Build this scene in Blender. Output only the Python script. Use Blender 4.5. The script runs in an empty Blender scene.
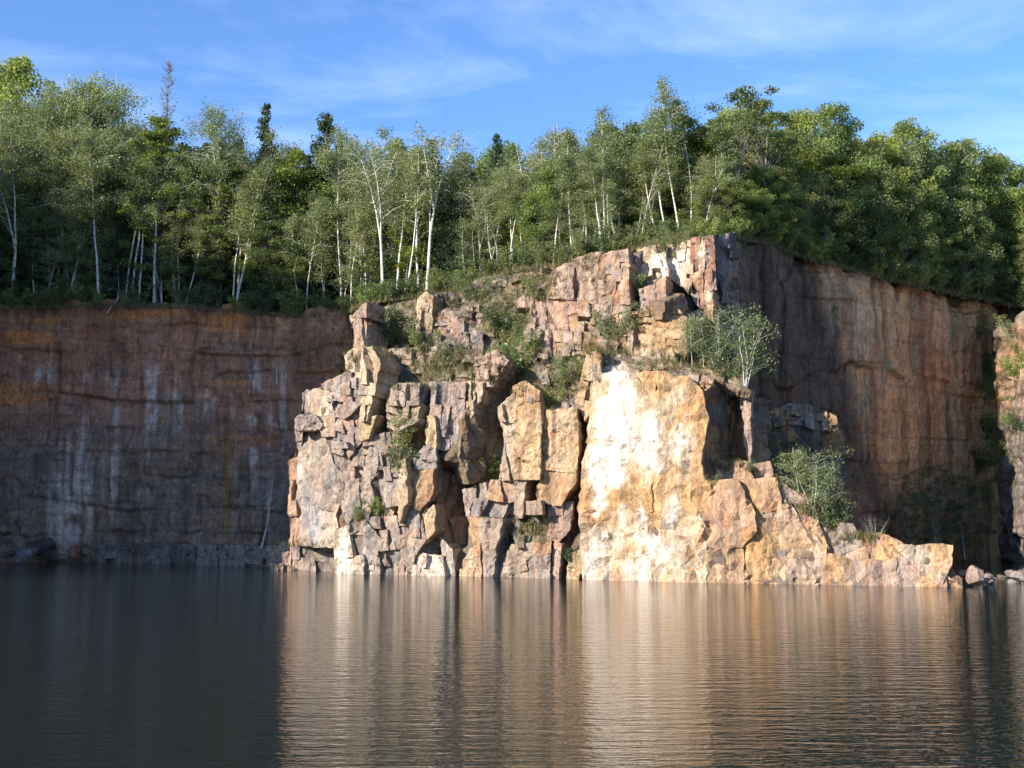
import bpy, math, random
import numpy as np
from mathutils import Vector, Matrix
from mathutils.geometry import delaunay_2d_cdt
from mathutils.bvhtree import BVHTree

R = random.Random(7)
sc = bpy.context.scene
col = sc.collection
rad = math.radians

# ------------------------------------------------------------------ camera, sky, sun, exposure
FPX = 1236.0
PITCH = math.atan((510 - 384) / FPX)
CAM = np.array([0.0, 0.0, 5.0])
cd = bpy.data.cameras.new('camera'); cam = bpy.data.objects.new('camera', cd); col.objects.link(cam)
cam.location = CAM; cam.rotation_euler = (math.pi / 2 + PITCH, 0, 0)
cd.sensor_width = 36; cd.lens = FPX / 1024 * 36; cd.clip_end = 5000; cd.clip_start = 0.1
sc.camera = cam

SUN_AZ = rad(54); SUN_EL = rad(24)                 # azimuth: degrees left of straight behind the camera
S = Vector((-math.sin(SUN_AZ) * math.cos(SUN_EL), -math.cos(SUN_AZ) * math.cos(SUN_EL), math.sin(SUN_EL)))
sd = bpy.data.lights.new('sun', 'SUN'); sun = bpy.data.objects.new('sun', sd); col.objects.link(sun)
sd.energy = 4.8; sd.angle = rad(0.5); sd.color = (1.0, 0.915, 0.80)
sun.rotation_euler = S.to_track_quat('Z', 'Y').to_euler(); sun.location = (-60, -60, 90)

w = bpy.data.worlds.new('World'); sc.world = w; w.use_nodes = True
nt = w.node_tree; nt.nodes.clear()
wo = nt.nodes.new('ShaderNodeOutputWorld'); bg = nt.nodes.new('ShaderNodeBackground')
sky = nt.nodes.new('ShaderNodeTexSky'); sky.sky_type = 'NISHITA'; sky.sun_disc = False
sky.sun_elevation = SUN_EL; sky.sun_rotation = math.atan2(S.x, S.y)
sky.altitude = 300; sky.air_density = 1.0; sky.dust_density = 0.25; sky.ozone_density = 2.5
tc = nt.nodes.new('ShaderNodeTexCoord')
mp = nt.nodes.new('ShaderNodeMapping'); mp.inputs['Scale'].default_value = (1.6, 1.6, 5.0); mp.inputs['Rotation'].default_value = (0.0, 0.35, 0.3)
n1 = nt.nodes.new('ShaderNodeTexNoise'); n1.inputs['Scale'].default_value = 2.3; n1.inputs['Detail'].default_value = 8; n1.inputs['Roughness'].default_value = 0.62; n1.inputs['Distortion'].default_value = 0.5
cr = nt.nodes.new('ShaderNodeValToRGB'); cr.color_ramp.elements[0].position = 0.42; cr.color_ramp.elements[0].color = (0, 0, 0, 1)
cr.color_ramp.elements[1].position = 0.80; cr.color_ramp.elements[1].color = (1, 1, 1, 1)
mx = nt.nodes.new('ShaderNodeMixRGB'); mx.blend_type = 'MIX'; mx.inputs['Color2'].default_value = (7.0, 8.0, 9.3, 1)
mm = nt.nodes.new('ShaderNodeMath'); mm.operation = 'MULTIPLY'; mm.inputs[1].default_value = 0.30
tn = nt.nodes.new('ShaderNodeMixRGB'); tn.blend_type = 'MULTIPLY'; tn.inputs['Fac'].default_value = 1.0; tn.inputs['Color2'].default_value = (0.68, 0.90, 1.22, 1)
L = nt.links.new
L(tc.outputs['Generated'], mp.inputs['Vector']); L(mp.outputs[0], n1.inputs['Vector']); L(n1.outputs['Fac'], cr.inputs[0])
L(cr.outputs[0], mm.inputs[0]); L(mm.outputs[0], mx.inputs['Fac']); L(sky.outputs[0], tn.inputs['Color1']); L(tn.outputs[0], mx.inputs['Color1'])
L(mx.outputs[0], bg.inputs['Color']); bg.inputs['Strength'].default_value = 0.115; L(bg.outputs[0], wo.inputs[0])

sc.view_settings.view_transform = 'Standard'; sc.view_settings.look = 'None'
sc.view_settings.gamma = 1.0; sc.view_settings.exposure = 0.95
sc.cycles.max_bounces = 6; sc.cycles.diffuse_bounces = 3; sc.cycles.transmission_bounces = 3
sc.cycles.use_denoising = True

# ------------------------------------------------------------------ small helpers
def ray(px, py):
    xc = (px - 512) / FPX; yc = (384 - py) / FPX
    d = np.array([xc, math.cos(PITCH) - yc * math.sin(PITCH), math.sin(PITCH) + yc * math.cos(PITCH)])
    return d / d[1]
def at(px, py, D): return CAM + ray(px, py) * D
def to_px(p):
    v = np.asarray(p, float) - CAM
    f = v[..., 1] * math.cos(PITCH) + v[..., 2] * math.sin(PITCH)
    u = -v[..., 1] * math.sin(PITCH) + v[..., 2] * math.cos(PITCH)
    return 512 + v[..., 0] / f * FPX, 384 - u / f * FPX
def lut(pts):
    xs = [p[0] for p in pts]; ys = [p[1] for p in pts]
    return lambda x: np.interp(x, xs, ys)

def _h(i, j, k, seed):
    n = (i.astype(np.int64) * 374761393 + j.astype(np.int64) * 668265263 + k.astype(np.int64) * 2147483647 + seed * 1274126177) & 0xFFFFFFFF
    n = ((n ^ (n >> 13)) * 1274126177) & 0xFFFFFFFF
    n = ((n ^ (n >> 16)) * 2246822519) & 0xFFFFFFFF
    n = n ^ (n >> 15)
    return (n & 0xFFFFFF) / float(0xFFFFFF)
def vn(x, y, z, seed=0):
    x, y, z = np.broadcast_arrays(np.asarray(x, float), np.asarray(y, float), np.asarray(z, float))
    i, j, k = np.floor(x), np.floor(y), np.floor(z); a, b, c = x - i, y - j, z - k
    a = a * a * (3 - 2 * a); b = b * b * (3 - 2 * b); c = c * c * (3 - 2 * c)
    r = 0
    for di in (0, 1):
        for dj in (0, 1):
            for dk in (0, 1):
                r = r + _h(i + di, j + dj, k + dk, seed) * (a if di else 1 - a) * (b if dj else 1 - b) * (c if dk else 1 - c)
    return r * 2 - 1
def fbm(x, y, z, o=4, seed=0):
    r = 0; amp = 0.5
    for q in range(o):
        r = r + amp * vn(x, y, z, seed + q * 17); x = np.asarray(x) * 2.03; y = np.asarray(y) * 2.03; z = np.asarray(z) * 2.03; amp *= 0.5
    return r
def ss(a, b, x):
    t = np.clip((x - a) / (b - a), 0, 1); return t * t * (3 - 2 * t)
def mix(a, b, t):
    t = np.asarray(t)[..., None]; return np.asarray(a) * (1 - t) + np.asarray(b) * t

def link(name, me, mat=None, parent=None):
    o = bpy.data.objects.new(name, me); col.objects.link(o)
    if mat is not None and me is not None and not me.materials: me.materials.append(mat)
    if parent is not None: o.parent = parent
    return o
def tag(o, label=None, cat=None, group=None, kind=None):
    if label: o['label'] = label
    if cat: o['category'] = cat
    if group: o['group'] = group
    if kind: o['kind'] = kind
    return o
def np_mesh(name, V, F, tint=None, smooth=False):
    """V (n,3), F (m,k) all faces with the same corner count"""
    V = np.asarray(V, np.float32); F = np.asarray(F, np.int32)
    me = bpy.data.meshes.new(name); m, k = F.shape
    me.vertices.add(len(V)); me.vertices.foreach_set('co', V.ravel())
    me.loops.add(m * k); me.loops.foreach_set('vertex_index', F.ravel())
    me.polygons.add(m); me.polygons.foreach_set('loop_start', np.arange(0, m * k, k, dtype=np.int32))
    me.update(calc_edges=True)
    if smooth: me.polygons.foreach_set('use_smooth', np.ones(m, bool))
    if tint is not None:
        a = me.color_attributes.new('tint', 'FLOAT_COLOR', 'POINT')
        a.data.foreach_set('color', np.c_[tint, np.ones(len(V))].astype(np.float32).ravel())
    return me

# ------------------------------------------------------------------ materials
def new_mat(name):
    m = bpy.data.materials.new(name); m.use_nodes = True
    n = m.node_tree.nodes; b = n['Principled BSDF']; return m, m.node_tree, b
def N(t, kind, **kw):
    n = t.nodes.new(kind)
    for k, v in kw.items():
        if k in n.inputs.keys(): n.inputs[k].default_value = v
        else: setattr(n, k, v)
    return n
def ramp(t, src, stops):
    r = t.nodes.new('ShaderNodeValToRGB'); e = r.color_ramp.elements
    while len(e) < len(stops): e.new(0.5)
    for q, (p, c) in enumerate(stops): e[q].position = p; e[q].color = (*c, 1) if len(c) == 3 else c
    t.links.new(src, r.inputs[0]); return r.outputs[0]
def mixc(t, mode, fac, a, b):
    m = t.nodes.new('ShaderNodeMixRGB'); m.blend_type = mode
    for s, v in ((m.inputs[0], fac), (m.inputs[1], a), (m.inputs[2], b)):
        if hasattr(v, 'links'): t.links.new(v, s)
        else: s.default_value = v if not isinstance(v, tuple) else (*v, 1)
    return m.outputs[0]

def rock_mat(name, crack=0.5, bump=0.55, stain=1.0, facet=0.35, streak=0.75):
    m, t, b = new_mat(name); l = t.links.new
    g = t.nodes.new('ShaderNodeNewGeometry'); at_ = N(t, 'ShaderNodeAttribute', attribute_name='tint')
    def mapped(s):
        q = t.nodes.new('ShaderNodeVectorMath'); q.operation = 'MULTIPLY'; q.inputs[1].default_value = s; l(g.outputs['Position'], q.inputs[0]); return q.outputs[0]
    # broad mottling
    a = N(t, 'ShaderNodeTexNoise', Scale=0.9, Detail=9.0, Roughness=0.68); l(g.outputs['Position'], a.inputs['Vector'])
    c = mixc(t, 'MULTIPLY', 1.0, at_.outputs['Color'], ramp(t, a.outputs['Fac'], [(0.25, (0.60, 0.57, 0.57)), (0.5, (0.98, 0.96, 0.95)), (0.75, (1.35, 1.3, 1.2))]))
    # orange weathering and grey lichen
    o = N(t, 'ShaderNodeTexNoise', Scale=0.55, Detail=7.0, Roughness=0.7, Distortion=0.6); l(mapped((1, 1, 0.55)), o.inputs['Vector'])
    fo = ramp(t, o.outputs['Fac'], [(0.50, (0, 0, 0)), (0.68, (0.5 * stain,) * 3)])
    c = mixc(t, 'MIX', fo, c, mixc(t, 'MULTIPLY', 1.0, c, (1.28, 0.80, 0.50)))
    k = N(t, 'ShaderNodeTexNoise', Scale=1.7, Detail=8.0, Roughness=0.75); l(mapped((1.2, 1.2, 0.5)), k.inputs['Vector'])
    fk = ramp(t, k.outputs['Fac'], [(0.53, (0, 0, 0)), (0.66, (0.6 * stain,) * 3)])
    c = mixc(t, 'MIX', fk, c, mixc(t, 'MULTIPLY', 1.0, c, (0.62, 0.61, 0.64)))
    # vertical run-off streaks
    s = N(t, 'ShaderNodeTexNoise', Scale=2.6, Detail=5.0, Roughness=0.6); l(mapped((1, 1, 0.09)), s.inputs['Vector'])
    # fine speckle and grit
    e = N(t, 'ShaderNodeTexNoise', Scale=5.0, Detail=6.0, Roughness=0.8); l(mapped((1, 1, 0.6)), e.inputs['Vector'])
    c = mixc(t, 'MULTIPLY', 1.0, c, ramp(t, e.outputs['Fac'], [(0.30, (0.55, 0.54, 0.55)), (0.46, (0.95, 0.95, 0.95)), (0.68, (1.3, 1.28, 1.24))]))
    c = mixc(t, 'MULTIPLY', streak, c, ramp(t, s.outputs['Fac'], [(0.3, (0.62, 0.60, 0.60)), (0.55, (1, 1, 1)), (0.72, (1.2, 1.2, 1.18))]))
    # joints and hairline cracks: distorted cells, wide and short
    dn = N(t, 'ShaderNodeTexNoise', Scale=0.8, Detail=3.0); l(g.outputs['Position'], dn.inputs['Vector'])
    ad = t.nodes.new('ShaderNodeVectorMath'); ad.operation = 'MULTIPLY_ADD'; l(dn.outputs['Color'], ad.inputs[0]); ad.inputs[1].default_value = (1.2, 1.2, 0.7); l(mapped((0.9, 0.5, 0.42)), ad.inputs[2])
    v = N(t, 'ShaderNodeTexVoronoi', feature='DISTANCE_TO_EDGE', Scale=0.85); l(ad.outputs[0], v.inputs['Vector'])
    v2 = N(t, 'ShaderNodeTexVoronoi', feature='DISTANCE_TO_EDGE', Scale=2.3); l(ad.outputs[0], v2.inputs['Vector'])
    ck = ramp(t, v.outputs['Distance'], [(0.0, (0.5, 0.45, 0.42)), (0.02, (1, 1, 1))])
    ck2 = ramp(t, v2.outputs['Distance'], [(0.0, (0.62, 0.58, 0.55)), (0.05, (1, 1, 1))])
    fq = t.nodes.new('ShaderNodeVectorMath'); fq.operation = 'MULTIPLY_ADD'; l(dn.outputs['Color'], fq.inputs[0]); fq.inputs[1].default_value = (.9, .9, .5); l(mapped((1.9, 1.0, 0.75)), fq.inputs[2])
    vf = N(t, 'ShaderNodeTexVoronoi', feature='F1', distance='CHEBYCHEV', Scale=1.0); l(fq.outputs[0], vf.inputs['Vector'])
    vg = N(t, 'ShaderNodeTexVoronoi', feature='F1', distance='CHEBYCHEV', Scale=2.7); l(fq.outputs[0], vg.inputs['Vector'])
    sf = t.nodes.new('ShaderNodeSeparateXYZ'); l(vf.outputs['Color'], sf.inputs[0]); sg = t.nodes.new('ShaderNodeSeparateXYZ'); l(vg.outputs['Color'], sg.inputs[0])
    c = mixc(t, 'MULTIPLY', 0.8, c, ramp(t, sf.outputs['Y'], [(0.0, (0.84, 0.83, 0.83)), (1.0, (1.14, 1.12, 1.08))]))
    c = mixc(t, 'MULTIPLY', crack, c, ck); c = mixc(t, 'MULTIPLY', crack * 0.7, c, ck2)
    # soil and moss on the flat tops
    sx = t.nodes.new('ShaderNodeSeparateXYZ'); l(g.outputs['Normal'], sx.inputs[0])
    fm = ramp(t, sx.outputs['Z'], [(0.55, (0, 0, 0)), (0.85, (0.75, 0.75, 0.75))])
    c = mixc(t, 'MIX', fm, c, (0.15, 0.115, 0.06))
    l(c, b.inputs['Base Color']); b.inputs['Roughness'].default_value = 0.85; b.inputs['Specular IOR Level'].default_value = 0.25
    # tide line
    px_ = t.nodes.new('ShaderNodeSeparateXYZ'); l(g.outputs['Position'], px_.inputs[0])
    wz = t.nodes.new('ShaderNodeMath'); wz.operation = 'MULTIPLY_ADD'; l(a.outputs['Fac'], wz.inputs[0]); wz.inputs[1].default_value = -0.5; l(px_.outputs['Z'], wz.inputs[2])
    c = mixc(t, 'MULTIPLY', 1.0, c, ramp(t, wz.outputs[0], [(0.0, (0.30, 0.30, 0.27)), (0.12, (1, 1, 1))]))
    # relief
    h = N(t, 'ShaderNodeTexNoise', Scale=1.6, Detail=12.0, Roughness=0.72); l(mapped((1, 1, 0.8)), h.inputs['Vector'])
    m1 = t.nodes.new('ShaderNodeMath'); m1.operation = 'MINIMUM'; l(v.outputs['Distance'], m1.inputs[0]); m1.inputs[1].default_value = 0.07
    m2 = t.nodes.new('ShaderNodeMath'); m2.operation = 'MINIMUM'; l(v2.outputs['Distance'], m2.inputs[0]); m2.inputs[1].default_value = 0.06
    m3 = t.nodes.new('ShaderNodeMath'); m3.operation = 'MULTIPLY_ADD'; l(m1.outputs[0], m3.inputs[0]); m3.inputs[1].default_value = 1.5
    f1 = t.nodes.new('ShaderNodeMath'); f1.operation = 'MULTIPLY_ADD'; l(sf.outputs['X'], f1.inputs[0]); f1.inputs[1].default_value = facet; l(h.outputs['Fac'], f1.inputs[2])
    f2 = t.nodes.new('ShaderNodeMath'); f2.operation = 'MULTIPLY_ADD'; l(sg.outputs['X'], f2.inputs[0]); f2.inputs[1].default_value = facet * .5; l(f1.outputs[0], f2.inputs[2]); l(f2.outputs[0], m3.inputs[2])
    m4 = t.nodes.new('ShaderNodeMath'); m4.operation = 'MULTIPLY_ADD'; l(m2.outputs[0], m4.inputs[0]); m4.inputs[1].default_value = 1.0; l(m3.outputs[0], m4.inputs[2])
    bp = N(t, 'ShaderNodeBump', Strength=bump, Distance=0.35); l(m4.outputs[0], bp.inputs['Height']); l(bp.outputs[0], b.inputs['Normal'])
    return m

def leaf_mat(name, c, var=0.3, trans=0.35):
    m, t, b = new_mat(name); l = t.links.new
    t.nodes.remove(b); out = t.nodes['Material Output']
    oi = t.nodes.new('ShaderNodeObjectInfo'); g = t.nodes.new('ShaderNodeNewGeometry')
    a = N(t, 'ShaderNodeAttribute', attribute_name='tint')
    base = mixc(t, 'MULTIPLY', 1.0, a.outputs['Color'], (c[0], c[1], c[2]))
    r = ramp(t, oi.outputs['Random'], [(0.0, (1 - var, 1 - var * .8, 1 - var * .6)), (0.5, (1, 1, 1)), (1.0, (1 + var, 1 + var * .55, 1 - var * .3))])
    cc = mixc(t, 'MULTIPLY', 1.0, base, r)
    d = t.nodes.new('ShaderNodeBsdfDiffuse'); tr = t.nodes.new('ShaderNodeBsdfTranslucent'); ms = t.nodes.new('ShaderNodeMixShader'); ms.inputs[0].default_value = trans
    gl = t.nodes.new('ShaderNodeBsdfGlossy'); gl.inputs['Roughness'].default_value = 0.45; ms2 = t.nodes.new('ShaderNodeMixShader'); ms2.inputs[0].default_value = 0.035
    l(cc, d.inputs[0]); l(mixc(t, 'MULTIPLY', 1.0, cc, (1.15, 1.25, 0.6)), tr.inputs[0]); l(d.outputs[0], ms.inputs[1]); l(tr.outputs[0], ms.inputs[2])
    l(ms.outputs[0], ms2.inputs[1]); l(gl.outputs[0], ms2.inputs[2]); l(ms2.outputs[0], out.inputs[0])
    return m

def bark_mat(name, c1, c2, sc_=6.0, thr=0.6):
    m, t, b = new_mat(name); l = t.links.new
    tcn = t.nodes.new('ShaderNodeTexCoord'); mpn = N(t, 'ShaderNodeMapping', Scale=(1.0, 1.0, 2.2)); l(tcn.outputs['Object'], mpn.inputs[0])
    n = N(t, 'ShaderNodeTexNoise', Scale=sc_, Detail=4.0, Roughness=0.6); l(mpn.outputs[0], n.inputs['Vector'])
    l(ramp(t, n.outputs['Fac'], [(thr - 0.06, c1), (thr + 0.04, c2)]), b.inputs['Base Color']); b.inputs['Roughness'].default_value = 0.8
    bp = N(t, 'ShaderNodeBump', Strength=0.4, Distance=0.03); l(n.outputs['Fac'], bp.inputs['Height']); l(bp.outputs[0], b.inputs['Normal'])
    return m

M_ROCK = rock_mat('sunlit_granite', crack=0.35, bump=0.9)
M_WALL = rock_mat('quarry_wall_stone', crack=0.45, bump=0.7, stain=0.7, facet=.22, streak=.45)
M_BIRCH = bark_mat('birch_bark', (0.66, 0.62, 0.55), (0.08, 0.07, 0.06), 5.0, 0.60)
M_BARK = bark_mat('brown_bark', (0.16, 0.13, 0.10), (0.07, 0.055, 0.04), 7.0, 0.5)
M_GREYBARK = bark_mat('grey_bark', (0.30, 0.28, 0.25), (0.16, 0.14, 0.12), 7.0, 0.52)
M_LB = leaf_mat('birch_leaf', (0.225, 0.255, 0.120), 0.2, 0.47)
M_LBR = leaf_mat('broad_leaf', (0.26, 0.31, 0.12), 0.3, 0.48)
M_LY = leaf_mat('yellow_green_leaf', (0.175, 0.210, 0.055), 0.18, 0.48)
M_LC = leaf_mat('conifer_needle', (0.055, 0.085, 0.045), 0.2, 0.15)
M_LD = leaf_mat('dark_shrub_leaf', (0.130, 0.165, 0.075), 0.3, 0.40)
M_DRY = leaf_mat('dry_grass_blade', (0.23, 0.18, 0.085), 0.1, 0.3)

# ------------------------------------------------------------------ water and ground
def make_water():
    m, t, b = new_mat('lake_water'); l = t.links.new
    b.inputs['Base Color'].default_value = (0.009, 0.016, 0.014, 1); b.inputs['Roughness'].default_value = 0.04; b.inputs['IOR'].default_value = 1.333
    g = t.nodes.new('ShaderNodeNewGeometry')
    def mapped(s):
        q = t.nodes.new('ShaderNodeVectorMath'); q.operation = 'MULTIPLY'; q.inputs[1].default_value = s; l(g.outputs['Position'], q.inputs[0]); return q.outputs[0]
    a = N(t, 'ShaderNodeTexNoise', Scale=1.0, Detail=3.0, Roughness=0.55); l(mapped((0.5, 2.5, 1)), a.inputs['Vector'])
    c = N(t, 'ShaderNodeTexNoise', Scale=1.0, Detail=2.0, Roughness=0.5); l(mapped((3.4, 6.0, 1)), c.inputs['Vector'])
    big = N(t, 'ShaderNodeTexNoise', Scale=0.03, Detail=3.0); l(g.outputs['Position'], big.inputs['Vector'])
    m1 = t.nodes.new('ShaderNodeMath'); m1.operation = 'MULTIPLY_ADD'; l(c.outputs['Fac'], m1.inputs[0]); m1.inputs[1].default_value = 0.42; l(a.outputs['Fac'], m1.inputs[2])
    bp = N(t, 'ShaderNodeBump', Distance=0.10); l(m1.outputs[0], bp.inputs['Height'])
    l(ramp(t, big.outputs['Fac'], [(0.35, (0.26,) * 3), (0.65, (0.50,) * 3)]), bp.inputs['Strength'])
    l(bp.outputs[0], b.inputs['Normal'])
    V = [(-400, -200, 0), (400, -200, 0), (400, 240, 0), (-400, 240, 0)]
    tag(link('water', np_mesh('water', V, [(0, 1, 2, 3)]), m), kind='structure')
    m2, t2, b2 = new_mat('lake_bed_mud'); b2.inputs['Base Color'].default_value = (0.08, 0.07, 0.05, 1); b2.inputs['Roughness'].default_value = 0.95
    V = [(-4000, -4000, -8), (4000, -4000, -8), (4000, 4000, -8), (-4000, 4000, -8)]
    tag(link('lake_bed', np_mesh('lake_bed', V, [(0, 1, 2, 3)]), m2), kind='structure')
make_water()

# rim of the quarry as seen: distance and image height of the upper edge
RIM_D = lut([(-900, 125), (-60, 122), (0, 121), (200, 121), (300, 120), (341, 119.5), (352, 114), (400, 111), (440, 111), (480, 110), (530, 107), (560, 103), (600, 101),
             (640, 100), (690, 98), (735, 99), (775, 107), (800, 111), (850, 113.5), (900, 118), (950, 124), (1000, 130), (1006, 130), (1040, 126), (1100, 118), (1250, 95), (1900, 80)])
RIM_Y = lut([(-900, 302), (0, 305), (100, 302), (200, 304), (240, 309), (300, 311), (341, 312), (352, 306), (380, 297), (440, 289), (480, 277), (530, 263), (560, 263), (600, 252),
             (640, 244), (690, 238), (735, 234), (775, 240), (800, 252), (850, 266), (900, 279), (950, 289), (1000, 298), (1006, 302), (1040, 302), (1100, 300), (1900, 270)])
def rim_z(px): return np.array([at(p, y, d)[2] for p, y, d in zip(np.atleast_1d(px), np.atleast_1d(RIM_Y(px)), np.atleast_1d(RIM_D(px)))])
def ground_z(px, D):
    rz = float(rim_z(px)[0]); b = max(0.0, D - float(RIM_D(px)))
    if b < 3.2: rz -= 0.25
    return rz + 0.05 * b + 0.25 * float(vn(px * 0.03, D * 0.2, 0, 5)) * min(1, b / 3)

def soil_mat():
    m, t, b = new_mat('forest_soil'); l = t.links.new
    g = t.nodes.new('ShaderNodeNewGeometry')
    n = N(t, 'ShaderNodeTexNoise', Scale=0.7, Detail=8.0, Roughness=0.7); l(g.outputs['Position'], n.inputs['Vector'])
    l(ramp(t, n.outputs['Fac'], [(0.3, (0.035, 0.028, 0.018)), (0.5, (0.09, 0.07, 0.04)), (0.7, (0.11, 0.11, 0.045))]), b.inputs['Base Color'])
    b.inputs['Roughness'].default_value = 0.95
    bp = N(t, 'ShaderNodeBump', Strength=0.8, Distance=0.3); l(n.outputs['Fac'], bp.inputs['Height']); l(bp.outputs[0], b.inputs['Normal'])
    return m
M_SOIL = soil_mat()
def make_ground():
    pxs = np.arange(-900, 1900, 7.0); steps = np.array([1.5, 1.9, 2.3, 2.8, 7.5, 8.5, 10, 14, 19, 26, 36, 60, 120, 400, 1500, 3500])
    V = []; rz = rim_z(pxs)
    for q, p in enumerate(pxs):
        for s in steps:
            D = float(RIM_D(p)) + s * (1 + 0.8 * float(ss(750, 800, p)) * (1 if p < 1003 else 0) * (1 if s < 4 else 0))
            z = rz[q] + 0.05 * min(max(0, s), 60) + 0.25 * float(vn(p * 0.03, D * 0.2, 0, 5)) * min(1, max(0, s) / 3)
            z += 0.5 * float(vn(p * 0.11, s * .5, 3, 8)) * (1 if s < 6 else 0)
            if p > 1003 and s < 1.6: z -= 5.5; D -= 8
            if s < 1.6: z -= 3.5; D += 2.6 if p < 1003 else 0
            elif s < 2.0: z -= 0.8
            elif s < 2.4: z -= 0.25
            r_ = ray(p, 300); V.append((r_[0] * D, D, z))
    n = len(steps); F = []
    for i in range(len(pxs) - 1):
        for j in range(n - 1):
            a = i * n + j; F.append((a, a + n, a + n + 1, a + 1))
    o = link('ground', np_mesh('ground', V, F, smooth=True), M_SOIL); tag(o, kind='structure')
make_ground()

# ------------------------------------------------------------------ relief walls (vertical rock faces)
ROCKV = []; ROCKF = []          # everything solid, for finding footholds of plants later
def collect(V, F):
    o = sum(len(v) for v in ROCKV); ROCKV.append(np.asarray(V, float)); ROCKF.append([tuple(int(q) + o for q in f) for f in F])

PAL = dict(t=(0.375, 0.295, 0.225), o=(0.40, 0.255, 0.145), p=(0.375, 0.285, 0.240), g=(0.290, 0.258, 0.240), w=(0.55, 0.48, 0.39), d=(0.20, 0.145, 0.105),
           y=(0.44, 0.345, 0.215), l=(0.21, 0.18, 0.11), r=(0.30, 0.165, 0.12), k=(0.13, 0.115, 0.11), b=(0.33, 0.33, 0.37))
P_ = {k: np.array(v) for k, v in PAL.items()}

def blocky(u, v, cw, ch, seed):
    """jointed relief: rows of unequal blocks, each pushed in or out a little; returns offset and joint closeness"""
    uu = u + 0.5 * cw * fbm(u / cw * .6, v / ch * .6, 0, 3, seed); vv = v + 0.45 * ch * fbm(u / cw * .5, v / ch * .6, 5, 3, seed + 3)
    r = np.floor(vv / ch); fr = vv / ch - r
    us = uu / cw * (0.7 + 0.6 * _h(r, r * 0, r * 0, seed + 5)) + 7.3 * _h(r, r * 0, r * 0 + 1, seed)
    c = np.floor(us); fc = us - c
    off = _h(c, r, r * 0, seed + 9) * 2 - 1
    tilt = (_h(c, r, r * 0 + 2, seed) - .5) * (fc - .5) + (_h(c, r, r * 0 + 3, seed) - .5) * (fr - .5)
    e = np.minimum(np.minimum(fc, 1 - fc) * cw, np.minimum(fr, 1 - fr) * ch)
    return off + tilt * 1.4, e

def wall(name, plan, top, zbot, step, amp, tintf, mat, cells, seed, closed_top=True, rough=0.22):
    """plan: (x,y) corners from left to right as seen from the lake; top: z at the corners"""
    P = np.array(plan, float); seg = np.hypot(*np.diff(P, axis=0).T); s = np.r_[0, np.cumsum(seg)]
    n = int(s[-1] / step); us = np.linspace(0, s[-1], n + 1)
    X = np.interp(us, s, P[:, 0]); Y = np.interp(us, s, P[:, 1]); T = np.interp(us, s, top) + .3
    T = T + 0.9 * fbm(us * 0.35, 0, 3, 4, seed) + 0.5 * (_h(np.floor(us * .55 + .6 * fbm(us * .3, 0, 0, 2, 4)), np.floor(us) * 0, np.floor(us) * 0, seed) - .6) 
    tx = np.gradient(X); ty = np.gradient(Y); ln = np.hypot(tx, ty); nx, ny = ty / ln, -tx / ln     # faces the lake
    k = 5; ker = np.ones(2 * k + 1) / (2 * k + 1)
    nx = np.convolve(np.pad(nx, k, 'edge'), ker, 'valid'); ny = np.convolve(np.pad(ny, k, 'edge'), ker, 'valid')
    m = int((max(top) - zbot) / step); vs = np.linspace(0, 1, m + 1)
    U = np.repeat(us[:, None], m + 1, 1); Z = zbot + (T[:, None] - zbot) * vs[None, :]
    d = np.zeros_like(U); joint = np.full_like(U, 9.0)
    for cw, ch, a, sd_ in cells:
        o_, e_ = blocky(U, Z, cw, ch, seed + sd_); d += a * o_; d -= a * 0.45 * np.clip(1 - e_ / 0.16, 0, 1) * ss(-.25, .25, fbm(U * .35, Z * .35, 6, 3, seed + sd_)); joint = np.minimum(joint, e_ / min(1, a * 4))
    d += amp * fbm(U * 0.12, Z * 0.10, 1, 3, seed + 40) + rough * fbm(U * 0.9, Z * 0.8, 2, 4, seed + 50)
    d -= 0.4 * ss(0.975, 1.0, vs)[None, :] + 0.5 * ss(-.1, .3, fbm(U * .35, 0, 8, 3, seed)) * ss(0.90, .97, vs)[None, :]
    XX = X[:, None] + nx[:, None] * d; YY = Y[:, None] + ny[:, None] * d
    V = np.stack([XX, YY, Z], -1).reshape(-1, 3)
    i, j = np.meshgrid(np.arange(n), np.arange(m), indexing='ij'); a = (i * (m + 1) + j).ravel()
    F = np.stack([a, a + m + 1, a + m + 2, a + 1], -1)
    # top of the wall runs back under the soil
    top_id = np.arange(n + 1) * (m + 1) + m; VT = V[top_id]; b0 = len(V)
    for dd, dz in ((0.9, 0.12), (2.2, 0.0), (3.2, -1.6)):
        k_ = VT.copy(); k_[:, 0] -= nx * dd; k_[:, 1] -= ny * dd; k_[:, 2] += dz + .25 * fbm(k_[:, 0], k_[:, 1], 0, 3, 9); V = np.vstack([V, k_])
    prev = top_id
    for lv in range(3):
        cur = b0 + lv * (n + 1) + np.arange(n + 1); F = np.vstack([F, np.stack([prev[:-1], prev[1:], cur[1:], cur[:-1]], -1)]); prev = cur
    U = np.concatenate([U.ravel(), np.tile(us, 3)]); joint = np.concatenate([joint.ravel(), np.full(3 * (n + 1), 9.0)])
    ppx, ppy = to_px(V)
    tint = tintf(U, V[:, 2], ppx, ppy, joint)
    o = link(name, np_mesh(name, V, F, tint), mat)
    sub = F[::1]; collect(V, sub)
    return o

def xy(px, D): r_ = ray(px, 400); return (r_[0] * D, D)
def blob(px, py, cx, cy, rx, ry): return np.exp(-(((px - cx) / rx) ** 2 + ((py - cy) / ry) ** 2))

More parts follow.
